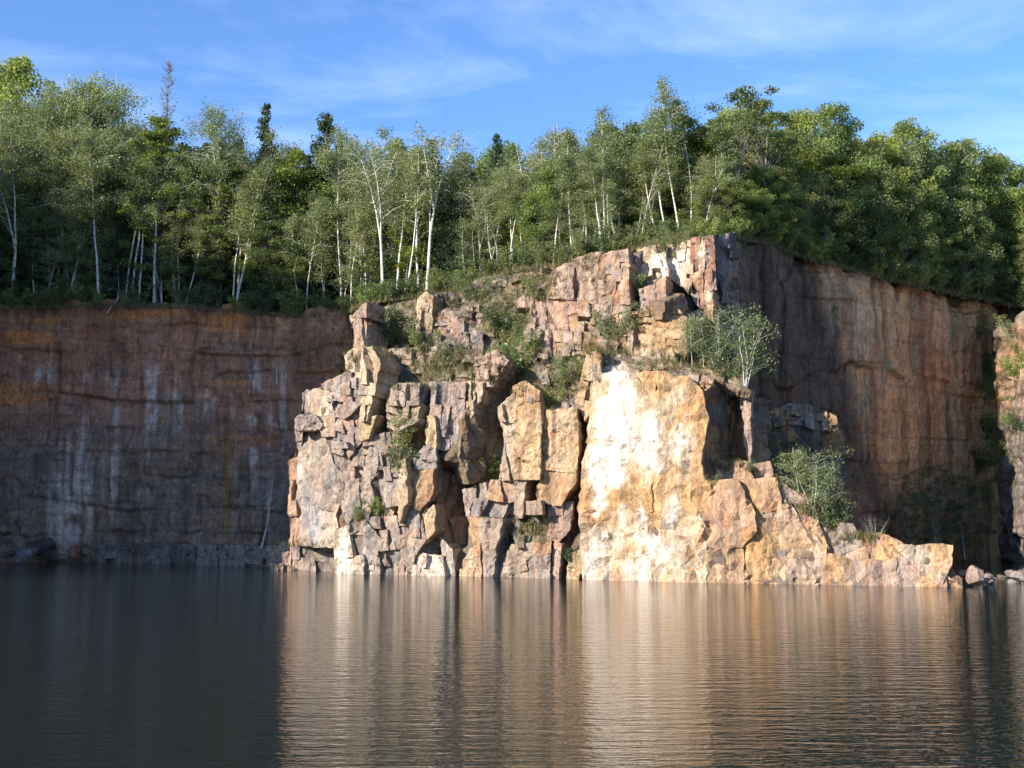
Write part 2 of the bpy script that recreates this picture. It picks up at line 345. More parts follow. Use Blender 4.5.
def tint_left(u, z, px, py, j):
    st = fbm(u * 1.3, z * 0.06, 0, 4, 11); hz = fbm(u * 0.10, z * 1.1, 0, 4, 12); bl = fbm(u * 0.16, z * 0.16, 0, 4, 13)
    c = mix(P_['r'] * 0.95, P_['d'] * 0.95, ss(-0.25, 0.35, bl + 0.5 * hz))
    low = ss(350, 470, py + 60 * bl); c = mix(c, np.array((0.135, 0.142, 0.150)), low * 0.88)
    c = mix(c, np.array((0.42, 0.19, 0.075)), ss(0.0, 0.35, hz + 0.7 * bl) * (1 - .8 * low) * 0.85)
    wmask = 1.25 * (1.0 * blob(px, py, 150, 405, 30, 36) + 0.9 * blob(px, py, 262, 440, 34, 75) + 1.3 * blob(px, py, 66, 515, 22, 26) + 1.0 * blob(px, py, 110, 485, 34, 30)
             + .6 * blob(px, py, 60, 375, 60, 10) + .5 * blob(px, py, 190, 410, 60, 16) + .5 * blob(px, py, 285, 400, 10, 60) + .5 * blob(px, py, 75, 440, 14, 60))
    c = mix(c, np.array((0.44, 0.43, 0.46)), np.clip(wmask * (0.05 + 3.2 * np.clip(st + 0.05, 0, 1)) * ss(-.35, .15, fbm(u * .5, z * .5, 3, 4, 18)), 0, 0.85))
    c = mix(c, np.array((0.20, 0.14, 0.05)), blob(px, py, 227, 480, 5, 75) * 0.8)
    c = mix(c, np.array((0.20, 0.14, 0.105)), ss(235, 275, px) * ss(400, 350, py) * .85)  # upper right corner painted dark brown, as if in cast shadow
    c = c * np.array((1.80, 1.50, 1.24))
    c = mix(c, c * 0.72, ss(0.0, 0.4, fbm(u * 0.8, z * 0.15, 4, 4, 14)))
    c *= (0.72 + 0.28 * ss(0.0, 0.2, j))[:, None]
    return c
LW = [xy(-75, 122), xy(0, 121), xy(120, 121.5), xy(240, 121), xy(330, 119), xy(420, 118)]
wall('rock_wall_left', LW, [26.0, float(rim_z(0)[0]), float(rim_z(120)[0]), float(rim_z(240)[0]), float(rim_z(330)[0]), 25.0], -1.5, 0.17, 0.7, tint_left, M_WALL,
     [(6, 5.2, 0.30, 1), (2.4, 2.6, 0.15, 2), (2.6, 0.9, 0.07, 3), (0.9, 2.6, .09, 4)], 101).update_tag()

def tint_right(u, z, px, py, j):
    st = fbm(u * 1.0, z * 0.05, 0, 4, 21); bl = fbm(u * 0.13, z * 0.12, 0, 4, 22); hz = fbm(u * 0.2, z * 0.9, 0, 3, 23)
    c = mix(np.array((0.50, 0.36, 0.25)), np.array((0.42, 0.34, 0.265)), ss(-0.2, 0.3, bl))
    c = mix(c, np.array((0.58, 0.34, 0.17)), np.clip(ss(0.05, 0.35, st) * ss(880, 960, px) + 0.4 * ss(0.1, 0.4, hz), 0, 0.7))
    c = mix(c, np.array((0.42, 0.20, 0.14)), ss(0.2, 0.4, fbm(u * .9, z * .05, 2, 3, 29)) * 0.6)
    gully = 1 - ss(0, 26, px - (800 + np.clip(py - 270, 0, 260) * 0.32) - 8 * bl)  # tower's shadow over the gully, painted into the wall tint
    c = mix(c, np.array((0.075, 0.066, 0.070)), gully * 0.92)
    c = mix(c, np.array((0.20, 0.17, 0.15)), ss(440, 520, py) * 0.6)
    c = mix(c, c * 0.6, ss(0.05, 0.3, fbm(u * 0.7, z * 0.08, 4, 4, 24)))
    c *= (0.62 + 0.38 * ss(0.0, 0.22, j))[:, None]; c = c * np.array((1.55, 1.26, 0.96))
    return c
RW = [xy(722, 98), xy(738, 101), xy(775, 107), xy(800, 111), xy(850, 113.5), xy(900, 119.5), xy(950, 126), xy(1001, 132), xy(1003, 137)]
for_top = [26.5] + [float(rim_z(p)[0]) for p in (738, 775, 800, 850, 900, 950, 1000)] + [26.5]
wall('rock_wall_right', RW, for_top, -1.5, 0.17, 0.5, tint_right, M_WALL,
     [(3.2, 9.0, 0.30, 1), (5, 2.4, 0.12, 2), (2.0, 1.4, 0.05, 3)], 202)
def tint_far(u, z, px, py, j):
    bl = fbm(u * 0.3, z * 0.3, 0, 4, 31)
    c = mix(P_['t'], P_['o'], ss(-0.1, 0.3, bl)); c = mix(c, P_['g'], ss(395, 440, py)); c *= (0.45 + 0.55 * ss(0.0, 0.3, j))[:, None]
    return c
RE = [xy(999, 129), xy(1001, 121), xy(1024, 114), xy(1060, 110), xy(1110, 102), xy(1500, 84)]
wall('rock_wall_far_right', RE, [24, 22.5, 23, 24, 25, 27], -1.5, 0.3, 0.9, tint_far, M_ROCK, [(2.4, 2.6, 0.55, 1), (1.2, 1.2, 0.2, 2)], 303)
# the quarry side that runs back towards the viewer on the left, outside the picture, raised to shade the left wall
LS = [(-130, 58), (-70, 68), (-57.5, 78), (-57, 100), (-56.5, 123)]
wall('rock_wall_side', LS, [31, 33, 33, 31, 26], -1.5, 0.6, 1.2, tint_left, M_WALL, [(6, 4, 0.5, 1), (2.4, 1.6, 0.2, 2)], 404)
V = []
ysr = [(58, -130), (68, -70), (78, -57.5), (100, -57), (124, -56.5)]
gx = np.linspace(0, 1, 24)
for y_, xe in ysr + [(160, -62), (400, -190)]:
    for g_ in gx: V.append((xe - 0.6 + (-900 - xe) * g_ ** 2, y_ + (0.7 if y_ < 70 else 0), (32.6 if y_ < 90 else 30.8 if y_ < 110 else 26) - 0.2 + 0.6 * math.sin(g_ * 23 + y_) * min(1, g_ * 5)))
F = [(a * 24 + b, a * 24 + b + 1, (a + 1) * 24 + b + 1, (a + 1) * 24 + b) for a in range(6) for b in range(23)]
tag(link('hill', np_mesh('hill', V, F, smooth=True), M_SOIL), kind='structure')
for o in bpy.data.objects:
    if o.name.startswith('rock_wall'): tag(o, kind='structure')

# ------------------------------------------------------------------ the jointed buttress, block by block
FRONT = lut([(90, 120), (200, 116), (290, 104), (340, 99), (400, 96.5), (460, 95), (500, 94), (560, 92.5), (590, 91), (640, 90), (700, 88.2), (760, 87), (830, 85.5), (900, 84), (970, 82.5)])
# polygon, offset behind the front line, yaw (+ faces right), lean back, colours (d, k: shade painted into recesses and right-facing faces), cell w, cell h, roughness of stepping, back depth
PATCH = [
 ([(289,462),(300,455),(305,500),(304,545),(290,543)], 1.0,-50,0,'po',9,30,.3,3),
 ([(295,437),(323,433),(337,470),(339,548),(303,545),(299,470)], .5,-42,4,'wtg',22,50,.10,3),
 ([(296,421),(301,415),(317,416),(321,424),(319,429),(297,430)], -1.3,-25,0,'g',40,40,.0,2.6),
 ([(295,429),(322,427),(324,437),(295,441)], .9,-30,0,'g',16,20,.2,2),
 ([(309,398),(314,390),(326,388),(334,402),(329,418),(320,426),(314,412)], .3,-45,5,'tw',40,50,.1,3),
 ([(303,394),(310,391),(318,419),(303,420)], 1.2,-45,0,'g',9,30,.2,3),
 ([(322,384),(345,373),(369,374),(367,400),(345,418),(331,416),(326,392)], .9,-30,8,'gtg',12,11,.45,3),
 ([(319,417),(334,414),(334,436),(322,436)], .1,-35,0,'t',20,30,.1,3),
 ([(333,415),(362,414),(361,440),(348,458),(333,452)], .6,-25,5,'pgp',13,12,.4,3),
 ([(345,356),(354,349),(372,347),(379,362),(374,390),(367,420),(360,420),(360,385),(347,372)], .7,-50,6,'ywy',9,22,.3,3),
 ([(350,318),(357,311),(367,303),(364,346),(352,352)], 4.0,-55,4,'yp',11,22,.25,3),
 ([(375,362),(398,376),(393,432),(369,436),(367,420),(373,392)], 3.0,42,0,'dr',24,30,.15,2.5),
 ([(358,418),(376,416),(373,424),(367,437),(360,440)], .0,-45,0,'y',16,30,.1,2),
 ([(333,450),(350,440),(373,437),(380,470),(366,485),(345,492),(337,470)], .9,-20,6,'pgt',14,14,.45,3),
 ([(386,392),(398,384),(424,384),(424,395),(414,422),(398,432),(388,427)], .3,-35,10,'tyg',13,18,.4,3),
 ([(368,437),(399,431),(401,470),(401,504),(386,507),(378,478),(368,470)], .4,-25,3,'gtg',13,17,.45,3),
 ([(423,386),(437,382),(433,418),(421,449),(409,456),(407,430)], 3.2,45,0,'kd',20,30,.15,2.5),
 ([(431,384),(465,383),(464,412),(461,441),(445,450),(431,447),(429,420)], .2,-18,0,'gpg',15,21,.28,3),
 ([(426,417),(434,417),(435,448),(428,449)], -.4,-50,0,'y',12,40,.05,2.5),
 ([(415,430),(427,424),(428,449),(414,452)], 1.8,-10,0,'o',20,30,.1,2),
 ([(430,352),(482,350),(482,386),(430,386)], 2.8,-15,38,'glp',15,12,.4,3),
 ([(464,382),(482,383),(480,400),(467,423),(462,414)], .5,-45,0,'ty',8,22,.3,3),
 ([(476,358),(498,350),(508,360),(492,386),(476,386)], .9,-35,10,'tp',12,15,.35,3),
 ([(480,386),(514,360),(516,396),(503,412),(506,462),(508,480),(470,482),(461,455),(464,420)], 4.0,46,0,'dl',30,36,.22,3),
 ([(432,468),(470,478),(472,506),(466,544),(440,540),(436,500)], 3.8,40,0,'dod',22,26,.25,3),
 ([(344,482),(369,478),(374,500),(367,524),(350,534),(342,507)], .2,-22,4,'tg',20,32,.2,3),
 ([(335,530),(366,522),(379,540),(379,574),(334,574)], .0,-35,5,'wtg',17,30,.25,3),
 ([(366,518),(396,516),(403,545),(403,575),(379,574),(378,540)], .2,-25,8,'gpt',14,17,.35,3),
 ([(378,470),(397,468),(399,503),(391,518),(383,507)], .8,-30,0,'go',12,18,.3,2.5),
 ([(397,462),(406,460),(406,500),(400,522),(397,500)], -.8,-50,0,'yt',12,60,.05,2.5),
 ([(404,462),(415,464),(416,498),(404,500)], 2.3,40,0,'dk',14,40,.1,2),
 ([(413,467),(433,469),(429,500),(420,510),(413,503)], -.3,-30,0,'to',24,40,.1,3),
 ([(414,457),(424,447),(435,448),(436,468),(414,469)], -.6,-25,0,'g',14,11,.3,3),
 ([(399,505),(421,508),(425,540),(412,560),(410,575),(401,575)], .1,-25,3,'gt',12,24,.3,3),
 ([(423,510),(433,506),(434,530),(424,544),(421,527)], -.2,-45,0,'yt',14,40,.1,2.5),
 ([(432,470),(441,465),(440,500),(443,527),(433,530)], .9,-20,0,'g',9,20,.3,2.5),
 ([(418,541),(442,540),(442,558),(414,556)], 1.4,10,0,'dg',16,14,.3,2.5),
 ([(409,553),(442,556),(446,575),(409,575)], -.1,-30,15,'wp',16,14,.25,3),
 ([(440,538),(452,550),(454,575),(443,575)], .1,-30,0,'wg',9,24,.2,3),
 ([(449,575),(470,548),(492,545),(494,577)], -.1,-38,12,'yt',20,18,.25,3),
 ([(463,491),(485,483),(487,500),(479,517),(466,515)], .8,-30,12,'gp',10,26,.3,3),
 ([(484,496),(509,500),(501,520),(480,518)], -.3,-38,10,'g',40,40,.05,3),
 ([(468,517),(481,519),(483,577),(474,560)], -.5,-58,0,'ot',14,28,.1,4),
 ([(480,518),(501,520),(491,577),(482,577)], -.9,-30,0,'tg',30,34,.1,4),
 ([(500,520),(519,519),(509,546),(493,578),(489,577)], .4,50,0,'gk',40,60,.05,4),
 ([(491,481),(515,480),(519,500),(508,502),(484,498)], .3,-25,4,'otp',16,20,.2,3),
 ([(514,480),(526,480),(523,517),(515,518)], .0,-30,0,'tp',12,40,.1,3),
 ([(522,478),(541,476),(538,502),(523,522)], 2.8,30,0,'dk',30,30,.1,2.5),
 ([(498,408),(515,393),(516,460),(514,480),(499,480),(505,440)], .0,-42,0,'tgy',10,28,.28,3),
 ([(514,387),(524,382),(539,391),(540,440),(539,479),(515,479)], -.8,-32,0,'yoy',25,22,.07,4),
 ([(538,392),(547,398),(546,470),(538,482)], 2.8,20,0,'do',14,60,.1,2),
 ([(545,411),(576,408),(579,450),(574,482),(561,505),(537,502),(541,478),(545,440)], -.6,-30,2,'ywyo',30,21,.08,4),
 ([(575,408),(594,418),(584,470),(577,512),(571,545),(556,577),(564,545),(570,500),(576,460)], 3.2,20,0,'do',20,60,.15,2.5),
 ([(527,502),(540,501),(541,514),(527,514)], -1.4,-30,0,'t',40,40,.0,2.2),
 ([(548,503),(573,502),(569,530),(558,542),(547,547),(549,520)], -.3,-20,8,'gp',20,18,.2,3),
 ([(519,515),(547,513),(556,538),(519,548),(512,535)], .3,-25,32,'lg',14,12,.3,3),
 ([(511,545),(550,541),(550,578),(498,577),(504,556)], -.6,-30,4,'tgo',22,17,.12,4),
 ([(552,541),(562,545),(559,578),(551,578)], -.8,-35,0,'p',20,60,.05,3),
 ([(569,556),(589,545),(590,579),(565,578)], -.3,-35,6,'yl',12,22,.3,3),
 ([(532,384),(545,353),(602,350),(600,400),(576,409),(546,408)], 2.4,-25,34,'gpl',14,13,.4,3),
 ([(588,352),(600,350),(600,375),(594,402),(585,420),(577,404),(581,378)], .6,-35,5,'oyt',10,18,.35,3),
 ([(596,374),(655,371),(654,441),(586,442)], -1.2,-27,5,'oytwy',70,64,.021,5),
 ([(655,371),(690,378),(701,391),(707,418),(701,451),(654,441)], -1.2,-27,5,'oytwy',70,64,.021,5),
 ([(588,441),(654,440),(652,511),(578,512),(582,478)], -1.2,-27,5,'oytwy',70,64,.021,5),
 ([(654,440),(701,450),(703,478),(700,507),(652,511)], -1.2,-27,5,'oytwy',70,64,.021,5),
 ([(579,511),(652,510),(652,580),(584,579)], -1.2,-27,5,'oytwy',70,64,.021,5),
 ([(652,510),(700,505),(706,530),(706,582),(652,581)], -1.2,-27,5,'oytwy',70,64,.021,5),
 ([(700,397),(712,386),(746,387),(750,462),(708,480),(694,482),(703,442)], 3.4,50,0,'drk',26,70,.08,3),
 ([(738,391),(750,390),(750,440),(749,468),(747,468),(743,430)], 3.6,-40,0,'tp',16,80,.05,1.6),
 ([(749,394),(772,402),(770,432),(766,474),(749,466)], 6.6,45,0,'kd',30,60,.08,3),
 ([(598,351),(640,357),(671,361),(702,370),(714,380),(710,388),(700,396),(655,375),(598,378)], 1.0,-20,40,'gpt',18,11,.25,1.6),
 ([(668,348),(702,350),(742,374),(750,392),(702,374),(666,364)], 4.0,-10,58,'ptl',17,10,.2,1.0),
 # upper tower
 ([(631,312),(672,304),(685,318),(685,353),(676,371),(631,354)], 3.6,-32,4,'oyo',30,14,.14,4),
 ([(630,348),(673,351),(678,366),(662,374),(628,364)], 3.0,-30,15,'ytg',16,12,.35,3),
 ([(640,290),(656,284),(666,276),(665,316),(640,316)], 4.2,-35,3,'opo',18,24,.2,3),
 ([(664,277),(676,278),(690,291),(704,312),(664,304)], 8.5,10,0,'kl',16,16,.5,2),
 ([(665,303),(684,295),(689,309),(673,319),(664,319)], 3.8,48,-20,'pd',40,40,.0,2.6),
 ([(659,303),(666,302),(666,319),(659,316)], 3.6,-50,0,'w',40,40,.0,2),
 ([(671,320),(700,309),(706,315),(692,326),(675,327)], 5.2,-10,45,'p',22,20,.2,3),
 ([(671,323),(686,325),(684,350),(672,352)], 7.0,40,0,'do',20,40,.1,2),
 ([(637,249),(664,245),(668,275),(655,287),(646,291),(640,270)], 7.0,-38,12,'wyg',12,15,.3,3),
 ([(664,245),(691,241),(693,280),(688,290),(668,276)], 7.4,-38,10,'wyw',14,17,.3,3),
 ([(686,284),(693,278),(700,292),(705,313),(696,304)], 7.2,-30,5,'gt',9,14,.3,3),
 ([(690,239),(713,236),(715,270),(717,300),(715,322),(704,314),(700,292),(691,276)], 6.5,-22,4,'rpr',12,30,.25,3),
 ([(703,290),(712,294),(714,322),(706,312)], 6.0,-50,0,'yo',12,40,.1,2),
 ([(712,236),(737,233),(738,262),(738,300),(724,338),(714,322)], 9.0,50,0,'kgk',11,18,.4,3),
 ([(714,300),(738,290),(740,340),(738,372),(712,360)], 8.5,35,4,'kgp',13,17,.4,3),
 ([(685,325),(714,318),(714,362),(700,362),(685,352)], 8.0,20,5,'kl',16,18,.4,3),
 ([(625,258),(641,252),(641,314),(627,314)], 6.4,20,0,'dg',14,24,.3,3),
 ([(598,256),(612,252),(627,249),(630,290),(628,334),(608,342),(600,322)], 5.2,-28,6,'pog',15,22,.4,3),
 ([(556,268),(578,258),(600,251),(603,300),(592,342),(560,333),(546,304)], 6.6,-30,12,'potp',19,24,.4,3),
 ([(536,292),(562,269),(563,330),(549,357),(526,357),(524,330)], 8.0,-25,14,'pgo',18,22,.4,3),
 ([(526,328),(548,331),(602,334),(632,314),(632,356),(600,353),(545,357),(528,354)], 3.8,-25,8,'tgpo',14,18,.4,3),
 ([(502,292),(524,270),(562,262),(541,293),(505,305)], 12.5,-20,42,'lpl',18,10,.3,3),
 ([(514,300),(526,295),(538,299),(536,307),(516,308)], 9.5,-30,15,'p',24,20,.1,3),
 # vegetated slope on the left shoulder
 ([(418,299),(426,293),(433,297),(431,332),(415,334)], 11.5,-40,0,'ty',10,22,.2,3),
 ([(431,296),(448,292),(464,300),(464,312),(431,318)], 13.5,20,0,'kg',14,14,.3,3),
 ([(428,313),(478,304),(482,337),(428,342)], 11.0,-25,28,'prg',11,9,.45,3),
 ([(362,312),(417,300),(417,352),(364,352)], 12.0,-20,38,'lgl',18,14,.3,3),
 ([(434,335),(482,332),(482,354),(434,354)], 8.0,-10,5,'kgp',12,14,.4,3),
 ([(370,350),(437,347),(437,386),(398,382),(376,364)], 4.5,-25,20,'pgt',12,13,.45,3),
 ([(480,279),(506,274),(506,304),(462,304),(462,292)], 14.0,-10,40,'lg',16,12,.3,3),
 ([(476,304),(532,300),(532,357),(478,357)], 10.0,-15,38,'lgp',15,12,.35,3),
 # right-hand ramp: one broad leaning face with thin joints
 ([(715,466),(722,461),(746,462),(753,480),(745,485),(717,484)], 1.2,-25,6,'pg',30,30,.1,4),
 ([(752,465),(770,462),(775,480),(757,484)], 1.7,-25,4,'po',13,24,.2,3),
 ([(694,480),(738,481),(752,508),(756,531),(741,547),(696,548),(692,510)], -2.1,-20,5,'gpo',34,40,.05,4),
 ([(688,546),(742,545),(744,584),(688,582)], -2.1,-20,5,'yto',44,40,.05,4),
 ([(737,481),(776,478),(781,506),(765,512),(751,509),(743,495)], -1.9,-17,9,'oto',40,30,.05,4),
 ([(750,508),(791,504),(803,526),(760,532),(754,524)], -1.8,-17,9,'tp',40,30,.05,4),
 ([(774,478),(800,494),(813,499),(817,522),(797,520),(780,504)], -1.6,-17,10,'ptg',26,24,.05,4),
 ([(742,531),(801,525),(825,546),(825,563),(740,562)], -1.8,-17,9,'tyo',44,30,.05,4),
 ([(740,558),(825,560),(829,587),(740,585)], -1.85,-17,8,'pyt',44,26,.05,4),
 ([(796,519),(817,520),(828,549),(820,556),(800,544)], -1.6,-17,10,'to',30,30,.05,4),
 ([(820,524),(852,524),(862,545),(835,556),(824,546)], -1.2,-18,14,'gt',24,24,.05,4),
 ([(826,554),(850,540),(880,533),(900,542),(918,559),(860,570)], -1.5,-19,24,'po',60,40,.05,4),
 ([(820,552),(860,562),(917,556),(923,585),(820,587)], -1.65,-19,12,'ptgy',44,26,.05,4),
 ([(892,545),(930,545),(952,546),(951,565),(940,572),(912,562)], -1.6,-19,11,'tw',44,30,.05,4),
 ([(910,561),(940,569),(962,574),(964,588),(914,588)], -1.5,-19,12,'pr',28,18,.12,3),
 # rocky outcrop in the dark gully
 ([(768,412),(790,404),(812,406),(836,416),(838,432),(812,428),(790,424),(770,428)], 16.0,-5,22,'pgk',9,7,.3,5),
 ([(766,424),(790,420),(812,424),(842,432),(846,480),(820,540),(766,500)], 15.7,-5,3,'kdk',16,18,.2,5),
 # low shelf under the left wall
 ([(84,546),(140,544),(200,546),(200,566),(84,562)], .5,-10,8,'kgk',17,12,.3,5),
 ([(198,545),(280,547),(282,571),(198,566)], 1.5,-20,8,'gkg',17,14,.3,5),
 ([(268,546),(300,538),(334,536),(336,573),(270,571)], 1.0,-22,8,'gptk',14,12,.4,5),
]
def clip_poly(P, a, nrm, keep):
    out = []; n = len(P)
    for i in range(n):
        p, q = P[i], P[(i + 1) % n]
        dp = ((p[0] - a[0]) * nrm[0] + (p[1] - a[1]) * nrm[1]) * keep; dq = ((q[0] - a[0]) * nrm[0] + (q[1] - a[1]) * nrm[1]) * keep
        if dp >= 0: out.append(p)
        if dp * dq < 0: t = dp / (dp - dq); out.append((p[0] + (q[0] - p[0]) * t, p[1] + (q[1] - p[1]) * t))
    return out
def area(P):
    return abs(sum(P[i][0] * P[(i + 1) % len(P)][1] - P[(i + 1) % len(P)][0] * P[i][1] for i in range(len(P)))) / 2 if len(P) > 2 else 0
def split(P, cw, ch, rot, depth=0):
    """recursive jointing of a polygon into irregular pieces"""
    if depth > 7: return [P]
    c, s = math.cos(rot), math.sin(rot)
    us = [p[0] * c + p[1] * s for p in P]; vs = [-p[0] * s + p[1] * c for p in P]
    w_, h_ = (max(us) - min(us)) / cw, (max(vs) - min(vs)) / ch
    lim = R.uniform(1.0, 2.3)
    if max(w_, h_) < lim: return [P]
    f = R.uniform(0.28, 0.72); j = R.gauss(0, 0.08 if w_ > h_ else 0.16)
    if w_ > h_: u = min(us) + f * (max(us) - min(us)); v = sum(vs) / len(vs); n = (math.cos(rot + j), math.sin(rot + j))
    else: v = min(vs) + f * (max(vs) - min(vs)); u = sum(us) / len(us); n = (-math.sin(rot + j), math.cos(rot + j))
    a = (u * c - v * s, u * s + v * c)
    A, B = clip_poly(P, a, n, 1), clip_poly(P, a, n, -1)
    if area(A) < 14 or area(B) < 14: return [P]
    return split(A, cw, ch, rot, depth + 1) + split(B, cw, ch, rot, depth + 1)
def normal(yaw, lean):
    y, l_ = rad(yaw), rad(lean); return np.array([math.sin(y) * math.cos(l_), -math.cos(y) * math.cos(l_), math.sin(l_)])

WHITE = [(612,420,14,46,1.2),(622,398,12,20,1.0),(662,430,24,20,1.2),(640,450,28,16,.9),(680,412,10,18,.9),(600,500,8,60,.9),(645,545,9,32,1.8),(655,475,10,14,.9),(655,530,6,14,.8),(605,455,14,30,.8),
         (672,512,6,14,1.3),(665,560,10,18,.7),(618,500,9,50,.7),(628,560,8,20,.6),(590,560,6,20,.6),(350,556,6,24,1.4),(340,560,4,22,1.0),(312,520,8,20,-1),(300,470,6,20,.3),(430,560,14,12,.5),(700,255,12,20,.2),(672,262,22,18,.5),(708,292,3,14,.8)]
def rock_tint(V, base, accent, seed):
    px, py = to_px(V); x, y, z = V[:, 0], V[:, 1], V[:, 2]
    f = fbm(x * 0.5, y * 0.5, z * 0.35, 4, 60); g = fbm(x * 1.4, y * 1.4, z * 0.22, 3, 70)
    c = mix(base, accent, ss(0.0, 0.3, f + 0.15))
    c = mix(c, P_['o'] * 1.1, ss(0.12, 0.35, fbm(x * .35, y * .35, z * .3, 4, 80)) * 0.45 * ss(480, 620, px) * ss(-5, 12, 30 - np.abs(py - 0) * 0))
    wm = 0
    for cx, cy, rx, ry, a in WHITE:
        if a > 0: wm = wm + a * blob(px, py, cx, cy, rx, ry)
    wm = wm * (0.5 + 2.0 * np.clip(g + 0.35, 0, 1)) * (1 + .35 * (px > 560))
    c = mix(c, np.array((0.56, 0.33, 0.13)), ss(.0, .26, fbm(x * .6, y * .6, z * .35, 5, 66) + .1 * np.clip(wm, 0, 1)) * .6 * ss(560, 600, px) * (py > 360))
    wm = wm * ss(-.28, .12, fbm(x * 1.1, y * 1.1, z * .5, 5, 67) + .08)
    c = mix(c, np.array((0.86, 0.79, 0.68)), np.clip(wm - 0.10, 0, 0.95))
    c = mix(c, P_['b'], np.clip(1.3 * blob(px, py, 312, 522, 9, 18) + 0.8 * blob(px, py, 640, 300, 6, 7), 0, .8))
    wet = ss(1.2, 0.1, z + 0.6 * f); c = mix(c, c * 0.9 + np.array((0.10, 0.085, 0.07)), wet * 0.5)
    return c

class Acc:                                     # joins the small pieces
    def __init__(s): s.V, s.F, s.T, s.n = [], [], [], 0
    def add(s, V, F, T): s.V.append(V); s.F += [tuple(q + s.n for q in f) for f in F]; s.T.append(T); s.n += len(V)

def py_mesh(name, V, F, T):
    me = bpy.data.meshes.new(name); me.from_pydata([tuple(v) for v in V], [], F); me.update()
    a = me.color_attributes.new('tint', 'FLOAT_COLOR', 'POINT'); a.data.foreach_set('color', np.c_[T, np.ones(len(V))].astype(np.float32).ravel())
    return me

def block(poly, P0, nrm, back, seed, size):
    """a rough prism: broken front face with chipped edges, sides running back into the cliff"""
    rr = random.Random(seed)
    view = ray(sum(q[0] for q in poly) / len(poly), sum(q[1] for q in poly) / len(poly)); view = view / np.linalg.norm(view)
    while float(nrm @ view) > -0.34: nrm = nrm - view * .12; nrm = nrm / np.linalg.norm(nrm)
    pts = []
    for q in poly:
        d = ray(*q); den = float(nrm @ d)
        if abs(den) < 0.12: den = -0.12
        t = float(nrm @ (P0 - CAM)) / den
        pts.append(CAM + d * t)
    pts = np.array(pts); c0 = pts.mean(0)
    e1 = np.cross(np.array([0, 0, 1.0]), nrm); e1 /= np.linalg.norm(e1); e2 = np.cross(nrm, e1)
    uv = np.c_[(pts - c0) @ e1, (pts - c0) @ e2]
    if (np.roll(uv[:, 0], -1) * uv[:, 1] - uv[:, 0] * np.roll(uv[:, 1], -1)).sum() > 0: uv = uv[::-1]
    step = max(0.20, min(0.40, size * 0.12))
    B = []
    n = len(uv)
    for i in range(n):
        a, b = uv[i], uv[(i + 1) % n]; Ln = np.hypot(*(b - a)); k = max(1, int(Ln / step))
        for q in range(k):
            p = a + (b - a) * (q / k)
            if q: p = p + np.array([rr.gauss(0, 1), rr.gauss(0, 1)]) * step * 0.13
            B.append(p)
    B = np.array(B); nb = len(B)
    lo, hi = B.min(0), B.max(0); G = []
    ny = 0; yy = lo[1] + step * .5
    seg_a, seg_b = B, np.roll(B, -1, 0)
    def dist(Q):
        d = seg_b - seg_a; L2 = (d ** 2).sum(1) + 1e-9
        t = np.clip(((Q[:, None] - seg_a) * d).sum(2) / L2, 0, 1); pr = seg_a + t[..., None] * d
        return np.sqrt(((Q[:, None] - pr) ** 2).sum(2)).min(1)
    def inside(Q):
        r_ = np.zeros(len(Q), bool)
        for a, b in zip(seg_a, seg_b):
            cnd = (a[1] > Q[:, 1]) != (b[1] > Q[:, 1])
            xi = (b[0] - a[0]) * (Q[:, 1] - a[1]) / (b[1] - a[1] + 1e-12) + a[0]
            r_ ^= cnd & (Q[:, 0] < xi)
        return r_
    while yy < hi[1]:
        xx = lo[0] + step * (.5 if ny % 2 else .0)
        while xx < hi[0]: G.append((xx + rr.gauss(0, .17) * step, yy + rr.gauss(0, .17) * step)); xx += step
        yy += step * .87; ny += 1
    G = np.array(G) if G else np.zeros((0, 2))
    if len(G):
        G = G[inside(G)]
        if len(G): G = G[dist(G) > step * 0.33]
    Q = np.vstack([B, G]) if len(G) else B
    res = delaunay_2d_cdt([Vector(q) for q in Q], [(i, (i + 1) % nb) for i in range(nb)], [], 1, 1e-5)
    vv, _, ff, orig = res[0], res[1], res[2], res[3]
    Q2 = np.array([tuple(v) for v in vv]); 
    bid = {}
    for new, o_ in enumerate(orig):
        for q in o_:
            if q < nb: bid[q] = new
    if len(bid) < nb: return None
    ds = dist(Q2); ds[[bid[q] for q in range(nb)]] = 0
    W = c0 + Q2[:, :1] * e1 + Q2[:, 1:] * e2
    bev = min(0.06, size * 0.035)
    h = -np.clip(1 - ds / (bev + 1e-6), 0, 1) * bev * rr.uniform(.5, 1.1)
    am = min(0.36, 0.11 + 0.08 * size)
    h = h + am * 1.3 * fbm(W[:, 0] * .7, W[:, 1] * .7, W[:, 2] * .5, 5, 17)
    # splintered columns: narrow upright facets, the same joints run through neighbouring blocks
    q1 = W[:, 0] * 1.5 + W[:, 1] * .5 + .8 * fbm(W[:, 0] * .5, 0, W[:, 2] * .35, 3, 51); r1 = np.floor(W[:, 2] * .62 + .9 * fbm(W[:, 0] * .5, 3, W[:, 2] * .4, 3, 52) + 3 * _h(np.floor(q1), np.floor(q1) * 0, np.floor(q1) * 0, 5))
    h = h + am * 1.0 * (_h(np.floor(q1), r1, r1 * 0, 53) - .5) + am * .8 * (q1 - np.floor(q1) - .5) * (_h(np.floor(q1), r1, r1 * 0 + 1, 54) - .5) * 2
    q2 = np.floor(W[:, 0] * 3.1 + W[:, 1] + 1.1 * fbm(W[:, 0], 1, W[:, 2] * .8, 3, 55)); r2 = np.floor(W[:, 2] * 1.6 + fbm(W[:, 0], 2, W[:, 2], 3, 56) * 1.3 + 5 * _h(q2, q2 * 0, q2 * 0, 7))
    h = h + am * .6 * (_h(q2, r2, r2 * 0, 57) - .5)
